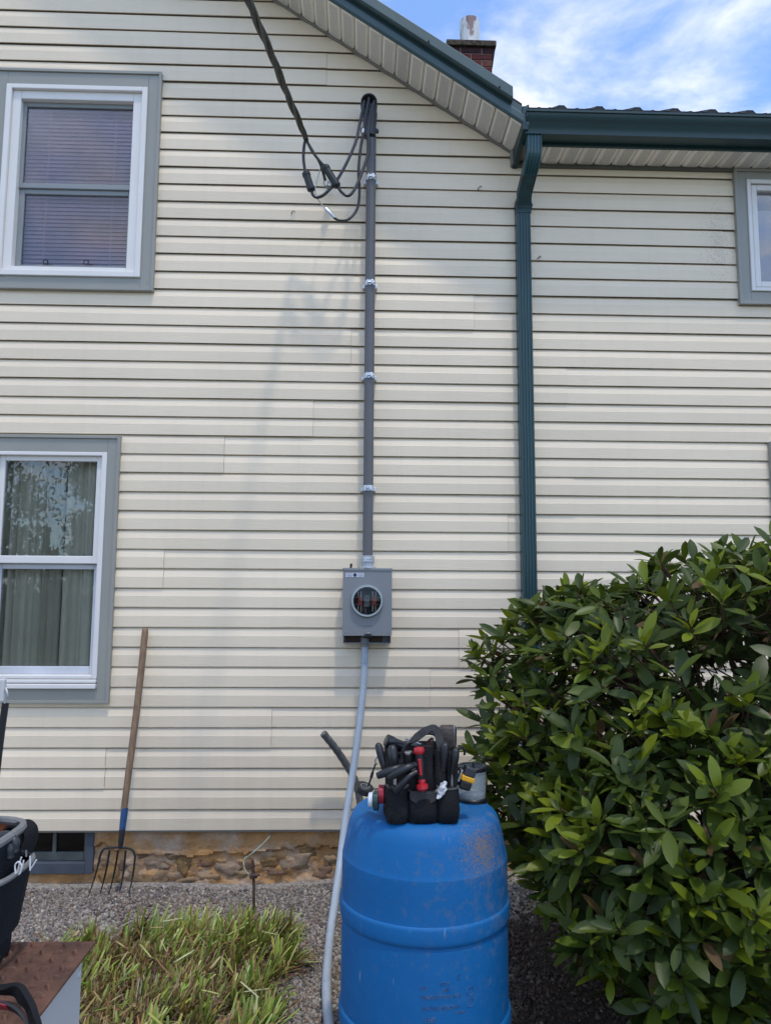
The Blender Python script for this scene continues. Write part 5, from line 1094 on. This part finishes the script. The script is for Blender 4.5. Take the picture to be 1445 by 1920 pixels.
sh = MB(); sh.box(xs1-0.004, xs1, Y0c+0.02, Y1-0.03, 0.06, ZC-0.010); sh.box(X0c+0.02, xs1-0.005, Y1-0.034, Y1-0.030, 0.06, ZC-0.010); sh.box(X0c+0.02, X0c+0.024, Y0c+0.02, Y1-0.035, 0.06, ZC-0.010); sh.box(X0c+0.03, xs1-0.005, Y0c+0.02, Y0c+0.024, 0.06, ZC-0.010)
sh.build('side_panel', WP, cart)
for y_, z_ in ((Y1-0.05, ZC-0.055), (Y1-0.05, ZC-0.28), (Y1-0.35, ZC-0.055)):
    MB().lathe([(0.009, 0), (0.008, 0.004), (0.004, 0.006)], (xs1, y_, z_), (1, 0, 0), 12).build('bolt_head', WP, cart, smooth=40)
for xx in (X0c+0.06, X1-0.1):
    for yy in (Y0c+0.08, Y1-0.1):
        wl_ = MB().lathe([(0.02, -0.012), (0.036, -0.014), (0.04, -0.008), (0.04, 0.008), (0.036, 0.014), (0.02, 0.012)], (xx, yy, 0.036), (1, 0, 0), 20).build('wheel', BLACKP, cart, smooth=40)
        MB().box(xx-0.018, xx+0.018, yy-0.02, yy+0.02, 0.06, 0.075).build('fork', STEEL, wl_)
# upright at the frame edge: white plate on a post with a black rubber strap
hp = P(2, 1296, Y1-0.10)
MB().box(hp.x-0.055, hp.x-0.02, Y1-0.12, Y1-0.085, ZC, hp.z+0.03).build('upright', WP, cart, bev=0.003)
MB().box(hp.x-0.06, P(11.5, 1296, Y1-0.125).x, Y1-0.135, Y1-0.121, P(5, 1316, Y1-0.13).z, P(5, 1273, Y1-0.13).z).build('head_plate', WP, cart, bev=0.003)
MB().tube(spline([P(11, 1290, Y1-.13), P(14.5, 1300, Y1-.135), P(13, 1312, Y1-.135), P(9, 1319, Y1-.135)], 5), 0.0022, 6).build('wire_hook', STEEL, cart, smooth=True)
MB().strap([P(11, 1318, Y1-.13), P(5, 1360, Y1-.13), P(-1, 1408, Y1-.13), P(-8, 1470, Y1-.13)], (1, 0, 0.1), 0.016, 0.004).build('rubber_strap', BLACKP, cart)

# big open tote on the cart
YB = Y1-0.15
def T(px, py, dy=0.0): return P(px, py, YB+dy)
tx1 = T(47, 1650).x; tzt = T(30, 1560, 0.05).z
thx, thy = 0.21, 0.135; tcx, tcy = tx1-thx-0.045, YB+0.02
tote = thing('tool_tote', (tcx, tcy, ZC), 'large dark tool tote with grey piping and orange lining on the rusty plate', 'tool bag')
secs = [(tcx, tcy, ZC+0.004+(tzt-ZC)*t, thx*k, thy*k) for t, k in ((0, 0.90), (0.02, 0.93), (0.16, 0.935), (0.165, 0.92), (0.4, 0.95), (0.7, 0.99), (1.0, 1.0))]
MB().loft(secs, 48, 4.0, 0.004, cap=False).build('body', NAVYF, tote, smooth=50)
li = MB(); li.loft([(tcx, tcy, tzt-0.001, thx*0.965, thy*0.95), (tcx, tcy, tzt-0.10, thx*0.94, thy*0.92)], 48, 4.0, cap=False)
li.loft([(tcx, tcy, tzt-0.10, thx*0.94, thy*0.92), (tcx, tcy, tzt-0.101, 0.01, 0.01)], 48, 4.0, cap=False); li.build('lining', mat('orange_lining', (0.22, 0.06, 0.015), 0.8, var=0.3, vs=20), tote)
PIP = mat('grey_piping', (0.17, 0.17, 0.165), 0.75, var=0.2, vs=30)
rim(tzt, thx*0.99, thy*0.985, r=0.0105, m=PIP, par=tote, cx=tcx, cy=tcy, e=4.0)
# side pocket toward the camera's right with its own piping
px1 = T(50, 1640).x-0.02; pz = T(55, 1636, 0.0).z
MB().loft([(tcx+thx*0.72, tcy, ZC+0.07, 0.062, 0.105), (tcx+thx*0.76, tcy, ZC+0.2, 0.075, 0.112), (px1-0.078, tcy, pz, 0.078, 0.115)], 36, 3.4, 0.006, cap=False).build('side_pocket', NAVYF, tote, smooth=50)
rim(pz, 0.077, 0.114, r=0.007, m=PIP, par=tote, cx=px1-0.078, cy=tcy, e=3.4, name='pocket_piping')
# loop handle strap at the back
MB().strap(spline([T(18, 1560, 0.10), T(26, 1547, 0.10), T(44, 1545, 0.10), T(56, 1556, 0.10), T(57, 1575, 0.10), T(49, 1596, 0.09)], 6), (0.3, 1, 0), 0.05, 0.006).build('loop_handle', BLACKF, tote, smooth=50)
MB().tube([T(49, 1594, 0.05), T(50, 1606, 0.05)], 0.003, 8).build('rivet_chain', STEEL, tote)
for q in ((10, 1577, 0.02), (20, 1566, 0.03), (3, 1572, 0.04)):
    o = thing('hand_tool', T(q[0], q[1], q[2])-Vector((0, 0, 0.03)), {10: 'nearest dark grey tool handle inside the large tote', 20: 'upper dark grey tool handle inside the large tote', 3: 'dark grey tool handle at the photo edge inside the large tote'}[q[0]], 'hand tool', 'tool handles in the large tote')
    e = T(q[0], q[1], q[2]); MB().tube(spline([e+Vector((-0.06, 0.01, -0.02)), e+Vector((-0.01, 0, 0.0)), e+Vector((0.014, -0.01, -0.010)), e+Vector((0.018, -0.012, -0.035))], 5), [0.011]*10+[0.012]*3+[0.010]*3, 12).build('grip', mat('dark_rubber', (0.03, 0.032, 0.038), 0.4, var=0.2), o, smooth=True)
# white cable ties standing in the side pocket
ZIP = mat('white_nylon', (0.62, 0.62, 0.62), 0.4, var=0.05)
for k, pix in enumerate(([(57, 1632, -.05), (57, 1618, -.05), (57, 1605, -.05)], [(59, 1628, -.04), (64, 1620, -.04), (69, 1612, -.04)], [(30, 1638, -.06), (29, 1622, -.06), (36, 1616, -.06), (41, 1624, -.06), (38, 1638, -.06)], [(36, 1640, -.05), (42, 1626, -.05), (45, 1613, -.05)], [(33, 1636, -.04), (38, 1616, -.04), (41, 1607, -.04)])):
    lab = ['straight upright white cable tie in the side pocket of the tote', 'white cable tie slanting right out of the side pocket of the tote', 'white cable tie bent in a loop in the side pocket of the tote', 'white cable tie right of the looped one in the tote pocket', 'greyish cable tie behind the looped one in the tote pocket'][k]
    o = MB().tube(spline([T(*q) for q in pix], 6), 0.0019, 6).build('cable_tie', ZIP, None, smooth=True); tag(o, lab, 'cable tie', 'cable ties in the tote pocket')

# padded black strap with a red tag in the near corner
zq = ZC
def G(px, py, z): return PG(px, py, z)
stp = thing('padded_strap', G(30, 1890, ZC), 'thick black padded shoulder strap with red tag draped over the rusty plate', 'strap')
MB().strap(spline([G(-30, 1858, ZC+0.03), G(5, 1856, ZC+0.035), G(30, 1858, ZC+0.04), G(48, 1872, ZC+0.045), G(60, 1895, ZC+0.03), G(66, 1925, ZC+0.012), G(68, 1960, ZC+0.012)], 7), (0.5, -0.6, 0.5), 0.032, 0.012).build('pad', BLACKF, stp, smooth=50)
MB().strap(spline([G(-25, 1885, ZC+0.05), G(10, 1886, ZC+0.055), G(35, 1898, ZC+0.05), G(52, 1925, ZC+0.04), G(58, 1960, ZC+0.04)], 7), (0.1, -0.7, 0.7), 0.030, 0.005).build('webbing', bpy.data.materials['black_webbing'], stp, smooth=50)
rt = MB(); rt.strap([G(-4, 1886, ZC+0.060), G(7, 1887, ZC+0.061), G(14, 1889, ZC+0.060)], (0.1, -0.7, 0.7), 0.022, 0.002); rt.build('red_tag', REDT, stp)

# ================================================================== CUT-BACK PLANT PATCH
def in_patch(x, y):
    q = proj((x, y, gz(x, y)))
    u, v = q[0], q[1]
    # polygon of the patch's footprint in the photograph, read on the ground
    poly = [(95, 1790), (180, 1790), (260, 1762), (420, 1752), (555, 1756), (562, 1800), (505, 1850), (500, 1935), (470, 2010), (300, 2080), (60, 2080), (60, 1900)]
    c = False; j = len(poly)-1
    for i in range(len(poly)):
        (xi, yi), (xj, yj) = poly[i], poly[j]
        if (yi > v) != (yj > v) and u < (xj-xi)*(v-yi)/(yj-yi)+xi: c = not c
        j = i
    return c
rb = random.Random(21); tuft = []
while len(tuft) < 230:
    x, y = rb.uniform(-1.75, -0.3), rb.uniform(-2.0, -0.55)
    if in_patch(x, y): tuft.append((x, y))
for _k in range(16):                         # stray shoots in the gravel around the patch
    t_ = rb.choice(tuft[:230]); tuft.append((t_[0]+rb.gauss(0, 0.13), t_[1]+rb.gauss(0, 0.10)))
BV, BF, BCOL = [], [], []
def blade(base, az, lean, L, wd, col, curve, droop=0.0):
    o = len(BV); n = 4; dirh = Vector((math.cos(az), math.sin(az), 0)); side = Vector((-math.sin(az), math.cos(az), 0)); p = Vector(base); ang_ = lean
    tw = rb.uniform(-0.7, 0.7); side = (side*math.cos(tw)+dirh*math.sin(tw))
    for i in range(n+1):
        t = i/n; wv = wd*(0.7+0.5*math.sin(math.pi*min(1, t*0.8+0.15)))*(1 if i < n else 0.85)
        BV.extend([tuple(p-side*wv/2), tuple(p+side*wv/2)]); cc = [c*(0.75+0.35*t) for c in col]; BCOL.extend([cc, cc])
        p = p+(dirh*math.sin(ang_)+Vector((0, 0, 1))*math.cos(ang_))*(L/n); ang_ += curve/n+droop*t
    for i in range(n): BF.append((o+2*i, o+2*i+1, o+2*i+3, o+2*i+2))
GRN = [s2l(c) for c in ((140, 154, 62), (166, 176, 88), (110, 128, 48), (190, 196, 122), (128, 140, 62), (154, 164, 76))]
TAN = [s2l(c) for c in ((172, 150, 100), (140, 110, 72), (122, 88, 60), (192, 172, 128), (100, 70, 50), (158, 140, 88))]
for (x, y) in tuft:
    z = gz(x, y); u, v, _ = proj((x, y, z)); az0 = rb.uniform(-0.9, 1.5); lean0 = rb.uniform(0.05, 0.62); grn = rb.random()
    edge = v < 1800 or (u > 435 and v > 1800) or rb.random() < 0.25
    for k in range(rb.randint(13, 20)):
        bx_, by_ = x+rb.gauss(0, 0.018), y+rb.gauss(0, 0.018)
        g_ = rb.random() < (0.76 if edge else 0.32)
        L = rb.uniform(0.09, 0.18)*(1.0 if edge else 0.8); col = rb.choice(GRN) if g_ else rb.choice(TAN)
        col = [c*rb.uniform(0.8, 1.15) for c in col]
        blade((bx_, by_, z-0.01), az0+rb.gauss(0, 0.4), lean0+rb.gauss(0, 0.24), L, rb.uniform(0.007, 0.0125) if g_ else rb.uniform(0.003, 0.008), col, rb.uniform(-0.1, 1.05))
    for k in range(22):                       # dead thatch at the base
        a = rb.uniform(0, 6.28); blade((x+rb.gauss(0, 0.04), y+rb.gauss(0, 0.04), z+rb.uniform(0.0, 0.05)), a, rb.uniform(0.9, 1.6), rb.uniform(0.05, 0.14), rb.uniform(0.002, 0.006), [c*rb.uniform(0.5, 1.0) for c in rb.choice(TAN)], rb.uniform(-0.4, 0.6))
for k in range(100):                          # loose clippings lying on top and around
    t = rb.choice(tuft); a = rb.uniform(0, 6.28); g_ = rb.random() < 0.6
    dist = rb.choice([0.03, 0.05, 0.16]); blade((t[0]+rb.gauss(0, dist), t[1]+rb.gauss(0, dist*0.5), gz(*t)+(rb.uniform(0.08, 0.14) if dist < 0.1 else 0.012)), a, rb.uniform(1.35, 1.6), rb.uniform(0.06, 0.16), rb.uniform(0.004, 0.009), rb.choice(GRN+[s2l((215, 215, 175))]) if g_ else rb.choice(TAN), rb.uniform(-0.05, 0.1))
me = bpy.data.meshes.new('cut_daylilies'); me.from_pydata(BV, [], BF)
at = me.attributes.new('tint', 'FLOAT_COLOR', 'POINT'); at.data.foreach_set('color', np.concatenate([np.array(BCOL), np.ones((len(BCOL), 1))], 1).astype(np.float32).reshape(-1))
def leafy(name, attr=True, c=(0.06, 0.12, 0.03), rough=0.45, trans=0.3, spec=0.4):
    m, n, l, b = nodes_of(name); b.inputs['Roughness'].default_value = rough; b.inputs['Specular IOR Level'].default_value = spec
    a = n.new('ShaderNodeAttribute'); a.attribute_name = 'tint'
    nz_ = n.new('ShaderNodeTexNoise'); nz_.inputs['Scale'].default_value = 30; tcx_ = n.new('ShaderNodeTexCoord'); l.new(tcx_.outputs['Object'], nz_.inputs['Vector'])
    r = n.new('ShaderNodeMapRange'); l.new(nz_.outputs[0], r.inputs[0]); r.inputs[3].default_value = 0.75; r.inputs[4].default_value = 1.25
    v = n.new('ShaderNodeVectorMath'); v.operation = 'SCALE'; l.new(a.outputs[0], v.inputs[0]); l.new(r.outputs[0], v.inputs['Scale']); l.new(v.outputs[0], b.inputs['Base Color'])
    tr = n.new('ShaderNodeBsdfTranslucent'); l.new(v.outputs[0], tr.inputs[0]); mi = n.new('ShaderNodeMixShader'); mi.inputs[0].default_value = trans
    l.new(b.outputs[0], mi.inputs[1]); l.new(tr.outputs[0], mi.inputs[2]); l.new(mi.outputs[0], n['Material Output'].inputs[0]); return m
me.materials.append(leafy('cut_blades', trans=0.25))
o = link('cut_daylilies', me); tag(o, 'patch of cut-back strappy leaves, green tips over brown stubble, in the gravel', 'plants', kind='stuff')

# ================================================================== RHODODENDRON
rr_ = random.Random(33)
def leaf_mesh(name, L, W, fold, bend, m, cols):
    """elliptic evergreen leaf: midrib folded down, tip bending; petiole at the origin, pointing along +x"""
    n = 6; v = []; f = []
    for i in range(n+1):
        t = i/n; wv = W*(math.sin(math.pi*min(1, t**1.15))**0.62 if 0 < t < 1 else 0.03); x = L*t; zb_ = -bend*L*t*t
        v += [(x, -wv/2, zb_+fold*wv), (x, 0, zb_), (x, wv/2, zb_+fold*wv)]
    for i in range(n): f += [(3*i, 3*i+1, 3*i+4, 3*i+3), (3*i+1, 3*i+2, 3*i+5, 3*i+4)]
    me = bpy.data.meshes.new(name); me.from_pydata(v, [], f); me.materials.append(m); me.shade_smooth(); return me
def leaf_mat(name, c, c2, rough=0.4):
    m, n, l, b = nodes_of(name); b.inputs['Roughness'].default_value = rough; b.inputs['Specular IOR Level'].default_value = 0.32
    t = n.new('ShaderNodeTexCoord'); s = n.new('ShaderNodeSeparateXYZ'); l.new(t.outputs['Object'], s.inputs[0])
    oi = n.new('ShaderNodeObjectInfo'); mi = n.new('ShaderNodeMixRGB'); l.new(oi.outputs['Random'], mi.inputs[0]); mi.inputs[1].default_value = (*c, 1); mi.inputs[2].default_value = (*c2, 1)
    ab = n.new('ShaderNodeMath'); ab.operation = 'ABSOLUTE'; l.new(s.outputs[1], ab.inputs[0])
    lt_ = n.new('ShaderNodeMath'); lt_.operation = 'LESS_THAN'; l.new(ab.outputs[0], lt_.inputs[0]); lt_.inputs[1].default_value = 0.0011
    mf = n.new('ShaderNodeMath'); mf.operation = 'MULTIPLY'; l.new(lt_.outputs[0], mf.inputs[0]); mf.inputs[1].default_value = 0.55
    m2 = n.new('ShaderNodeMixRGB'); l.new(mf.outputs[0], m2.inputs[0]); l.new(mi.outputs[0], m2.inputs[1]); m2.inputs[2].default_value = (min(1, c[0]*3+0.05), min(1, c[1]*2+0.05), c[2]*2+0.02, 1); l.new(m2.outputs[0], b.inputs['Base Color'])
    tr = n.new('ShaderNodeBsdfTranslucent'); l.new(mi.outputs[0], tr.inputs[0]); mx_ = n.new('ShaderNodeMixShader'); mx_.inputs[0].default_value = 0.30
    l.new(b.outputs[0], mx_.inputs[1]); l.new(tr.outputs[0], mx_.inputs[2]); l.new(mx_.outputs[0], n['Material Output'].inputs[0]); return m
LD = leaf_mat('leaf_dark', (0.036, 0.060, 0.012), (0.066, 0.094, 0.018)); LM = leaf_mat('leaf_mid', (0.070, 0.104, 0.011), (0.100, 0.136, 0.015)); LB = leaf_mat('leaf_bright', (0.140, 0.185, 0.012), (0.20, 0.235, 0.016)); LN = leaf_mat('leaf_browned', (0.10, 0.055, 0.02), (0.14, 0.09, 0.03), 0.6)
LEAVES = []
for ci_, (m_, cset) in enumerate(((LD, 'd'), (LM, 'm'), (LB, 'b'), (LN, 'n'))):
    for k in range(3): LEAVES.append(leaf_mesh('leaf', 1.0, (0.33, 0.375, 0.29)[k], (0.16, 0.05, 0.26)[k], (0.10, 0.22, -0.04)[k], m_, cset))
bush_c = Vector((1.45, -1.35, 0))
bush = thing('rhododendron', (1.45, -1.35, 0), 'big glossy-leaved rhododendron bush at the right in front of the downspout', 'bush')
ELL = [((1.55, -1.40, 1.02), (0.92, 0.74, 0.80)), ((0.98, -1.02, 0.98), (0.52, 0.48, 0.63)), ((1.20, -1.75, 0.72), (0.55, 0.48, 0.52)), ((2.0, -1.6, 1.0), (0.8, 0.8, 0.85)), ((1.72, -1.15, 1.22), (0.72, 0.55, 0.58))]
def inside(p, k=1.0): return any(sum(((p[i]-c[i])/(r[i]*k))**2 for i in range(3)) < 1 for c, r in ELL)
tipsL = []
tries = 0
while len(tipsL) < 2150 and tries < 200000:
    tries += 1
    c, r = rr_.choices(ELL, weights=[5, 3, 3, 3, 3])[0]
    d = Vector((rr_.gauss(0, 1), rr_.gauss(0, 1), rr_.gauss(0, 1))).normalized()
    k = rr_.choice([1.0, 1.0, 1.0, 0.92, 0.85, 0.72])*rr_.uniform(0.93, 1.07)
    p = Vector((c[0]+d.x*r[0]*k, c[1]+d.y*r[1]*k, c[2]+d.z*r[2]*k))
    if p.z < 0.10 or p.y > -0.12 or (k > 0.9 and inside(p, 0.90)): continue
    u, v, zz = proj(p)
    if zz < 1.4 or u > 1700 or (d.y > 0.55 and k > 0.8 and rr_.random() < 0.6): continue
    if u < 1035 and v > 1690: continue
    if u < 965 and v > 1560: continue
    # keep the crown within the outline it has against the wall
    top = np.interp(u, [860, 900, 985, 1100, 1190, 1300, 1445, 1700], [1330, 1178, 1118, 1090, 1062, 1042, 1035, 1030])
    top += 14*math.sin(u*0.045)+10*math.sin(u*0.11+1)+rr_.gauss(0, 9)
    if v < top or u < 897+12*math.sin(v*0.03)+rr_.gauss(0, 8): continue
    if math.hypot(p.x-BC.x, p.y-BC.y) < 0.36: continue
    tipsL.append((p, d, k))
ALL = []
def frame(d, up):
    x = d.normalized(); y = up.cross(x)
    if y.length < 1e-3: y = Vector((1, 0, 0)).cross(x)
    y.normalize(); z = x.cross(y); m = Matrix.Identity(4)
    for i in range(3): m[i][0] = x[i]; m[i][1] = y[i]; m[i][2] = z[i]
    return m
for p, d, k in tipsL:
    axis = (Vector((d.x*0.75, d.y*0.75-0.12, max(d.z, 0)*0.5+0.95))).normalized() if k > 0.8 else Vector((rr_.gauss(0, .5), rr_.gauss(0, .5), 0.7)).normalized()
    u, v, zz = proj(p); shell = k > 0.9
    r = rr_.random(); young = shell and r < 0.34
    n_l = rr_.randint(5, 9) if shell else rr_.randint(4, 6)
    a = axis.orthogonal().normalized(); b = axis.cross(a); ph = rr_.uniform(0, 6.28)
    for i in range(n_l):
        th = ph+i*2.4; out = a*math.cos(th)+b*math.sin(th); el = rr_.uniform(0.1, 0.9) if not young else rr_.uniform(0.55, 1.2)
        if i >= 6: el -= 0.6
        dl = (out*math.cos(el)+axis*math.sin(el)).normalized()
        L = rr_.triangular(0.055, 0.148, 0.108)*(0.9 if young else 1.0)
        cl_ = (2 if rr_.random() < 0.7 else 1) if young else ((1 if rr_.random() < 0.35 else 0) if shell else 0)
        if rr_.random() < 0.022: cl_ = 3; L *= rr_.uniform(0.5, 0.9)
        if rr_.random() < 0.12: L *= rr_.uniform(0.45, 0.8)
        mm = Matrix.Translation(p-axis*0.01*i/2+dl*0.006) @ frame(dl, axis) @ Matrix.Rotation(rr_.gauss(0, 0.42), 4, 'X') @ Matrix.Rotation(rr_.gauss(0, 0.18), 4, 'Y') @ Matrix.Scale(L, 4)
        ALL.append((mm, cl_*3+rr_.randrange(3), p, dl, L))
# the 300 leaves that show largest become objects of their own
def show(it):
    mm, li_, p, dl, L = it; c = mm @ Vector((0.5, 0, 0)); u, v, z = proj(c)
    if not (0 < u < 1445 and 0 < v < 1920): return 0
    nz_ = (mm.to_3x3() @ Vector((0, 0, 1))).normalized(); vw = (CAM-c).normalized()
    e = min(((c.x-q[0][0])/q[1][0])**2+((c.y-q[0][1])/q[1][1])**2+((c.z-q[0][2])/q[1][2])**2 for q in ELL)
    return L/z*abs(nz_.dot(vw))*(1.5 if e > 0.93 and c.y < -1.2 else 0.7)
ALL.sort(key=show, reverse=True)
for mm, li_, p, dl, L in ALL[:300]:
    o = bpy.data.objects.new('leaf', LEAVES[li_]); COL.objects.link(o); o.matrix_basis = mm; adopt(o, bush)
# the others in three joined meshes, by leaf colour
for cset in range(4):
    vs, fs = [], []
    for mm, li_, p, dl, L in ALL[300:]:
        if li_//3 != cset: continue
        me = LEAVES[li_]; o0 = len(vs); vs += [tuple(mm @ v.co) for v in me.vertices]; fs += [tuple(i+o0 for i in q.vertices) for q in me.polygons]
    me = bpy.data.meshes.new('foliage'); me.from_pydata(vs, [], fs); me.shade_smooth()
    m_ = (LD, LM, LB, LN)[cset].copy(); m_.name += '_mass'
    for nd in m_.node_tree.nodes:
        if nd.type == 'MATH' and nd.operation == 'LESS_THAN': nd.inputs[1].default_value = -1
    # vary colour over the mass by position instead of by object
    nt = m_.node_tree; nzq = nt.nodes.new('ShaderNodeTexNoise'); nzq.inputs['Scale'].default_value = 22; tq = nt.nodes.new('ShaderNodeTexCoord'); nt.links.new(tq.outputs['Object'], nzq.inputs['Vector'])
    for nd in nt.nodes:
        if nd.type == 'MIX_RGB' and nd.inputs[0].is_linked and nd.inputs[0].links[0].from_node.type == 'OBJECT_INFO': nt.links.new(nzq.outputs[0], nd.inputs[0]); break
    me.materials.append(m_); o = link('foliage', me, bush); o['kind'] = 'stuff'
# stems
BARK = mat('shrub_bark', s2l((92, 72, 58)), 0.9, var=0.3, vs=30, bump=0.5, bs=60, spec=0.1)
stem_roots = []
for k in range(11):
    b0_ = Vector((1.45+rr_.gauss(0, 0.16), -1.3+rr_.gauss(0, 0.12), -0.03)); c, r = rr_.choice(ELL); e = Vector((c[0]+rr_.uniform(-.6, .6)*r[0], c[1]+rr_.uniform(-.6, .6)*r[1], c[2]+rr_.uniform(0, .6)*r[2]))
    mid = b0_.lerp(e, 0.5)+Vector((rr_.gauss(0, .06), rr_.gauss(0, .06), 0.05)); pts = spline([b0_, mid, e], 6)
    MB().tube(pts, [0.024-0.014*i/(len(pts)-1) for i in range(len(pts))], 8).build('trunk', BARK, bush, smooth=True); stem_roots += pts[4:]
tw = MB()
for p, d, k in tipsL:
    if k < 0.8: continue
    q = min(stem_roots, key=lambda s: (s-p).length+max(0, s.z-p.z)); inn_ = p-Vector((d.x, d.y, 0.5)).normalized()*0.16
    tw.tube([p, inn_, inn_.lerp(q, 0.5)-Vector((0, 0, 0.02)), q] if rr_.random() < 0.4 else [p, inn_], [0.003, 0.004, 0.005, 0.007] if False else 0.0035, 5, cap=False)
o = tw.build('twigs', BARK, bush); o['kind'] = 'stuff'
# one withered orange leaf low in the bush
me = leaf_mesh('withered_leaf', 1.0, 0.36, 0.2, 0.15, mat('withered_orange', (0.36, 0.10, 0.015), 0.7, var=0.2, vs=4), 'o')
o = bpy.data.objects.new('withered_leaf', me); COL.objects.link(o); pz_ = P(1120, 1698, -1.95); o.matrix_basis = Matrix.Translation(pz_) @ frame(Vector((0.25, 0.05, -1)), Vector((0, -1, 0))) @ Matrix.Scale(0.075, 4); adopt(o, bush); o['label'] = 'single withered orange leaf hanging low in the bush'

# ================================================================== TREES BEHIND THE VIEWER (seen in the window glass)
TL = leafy('tree_leaves', trans=0.3)
def tree(x, y, h, rw, seed, lab):
    r = random.Random(seed); t = thing('tree', (x, y, 0), lab, 'tree', 'trees mirrored in the window glass')
    tr_ = MB(); tr_.tube(spline([(x, y, -0.1), (x+0.1, y, h*0.3), (x-0.1, y+0.1, h*0.65), (x, y, h*0.9)], 5), [0.26-0.014*i for i in range(16)], 10)
    for k in range(9):
        a = r.uniform(0, 6.28); z0 = h*r.uniform(0.3, 0.75); e = Vector((x+math.cos(a)*rw*0.75, y+math.sin(a)*rw*0.75, z0+h*0.15)); tr_.tube([(x, y, z0), Vector((x, y, z0)).lerp(e, 0.5)+Vector((0, 0, 0.2)), e], [0.09, 0.06, 0.02], 6)
    tr_.build('trunk', BARK, t, smooth=True)
    n = 24000; P_ = []; 
    cl = [(r.gauss(0, 0.45)*rw, r.gauss(0, 0.45)*rw, h*(0.32+0.62*r.random())) for _ in range(60)]
    pos = np.array([[x+c[0]*(1.15-c[2]/h*0.6)+r.gauss(0, 0.36), y+c[1]*(1.15-c[2]/h*0.6)+r.gauss(0, 0.36), c[2]+r.gauss(0, 0.3)] for c in (r.choice(cl) for _ in range(n))], np.float32)
    rot = RNG.uniform(0, 6.28, (n, 3)); s = RNG.uniform(0.06, 0.12, (n, 1)); scl = np.repeat(s, 3, 1).astype(np.float32)
    cols = np.array([0.035, 0.075, 0.018])*RNG.uniform(0.6, 1.5, (n, 1))
    scatter_mesh('crown', [(-1, 0, 0), (0, -0.5, 0.1), (1, 0, 0), (0, 0.5, 0.1)], [(0, 1, 2, 3)], pos, rot, scl, cols, TL, t)
tree(-13.0, -21, 10.5, 3.0, 1, 'broad leafy tree across the yard mirrored at left of the lower window')
tree(-9.2, -24, 8.6, 2.0, 2, 'taller leafy tree farther back mirrored at right of the lower window')

hd = thing('hedge', (-11, -18, 0), 'tall dark hedge across the yard mirrored low in the window glass', 'hedge')
nH = 6500; hp_ = np.stack([RNG.uniform(-17, -5, nH), -18+RNG.normal(0, 0.45, nH), RNG.random(nH)**0.8*3.2], 1).astype(np.float32); hp_[:, 2] *= 1+0.16*np.sin(hp_[:, 0]*2.3)+0.1*np.sin(hp_[:, 0]*5.1)
scatter_mesh('foliage', [(-1, 0, 0), (0, -0.5, 0.1), (1, 0, 0), (0, 0.5, 0.1)], [(0, 1, 2, 3)], hp_, RNG.uniform(0, 6.28, (nH, 3)), np.repeat(RNG.uniform(0.10, 0.2, (nH, 1)), 3, 1).astype(np.float32), np.array([0.022, 0.045, 0.015])*RNG.uniform(0.6, 1.5, (nH, 1)), TL, hd)['kind'] = 'stuff'
for k in range(6):
    MB().tube([(-16+k*2.0, -18, -0.05), (-16+k*2.0+0.1, -18, 1.2), (-16+k*2.0-0.1, -18.1, 2.2)], [0.09, 0.06, 0.03], 8).build('trunk', BARK, hd, smooth=True)
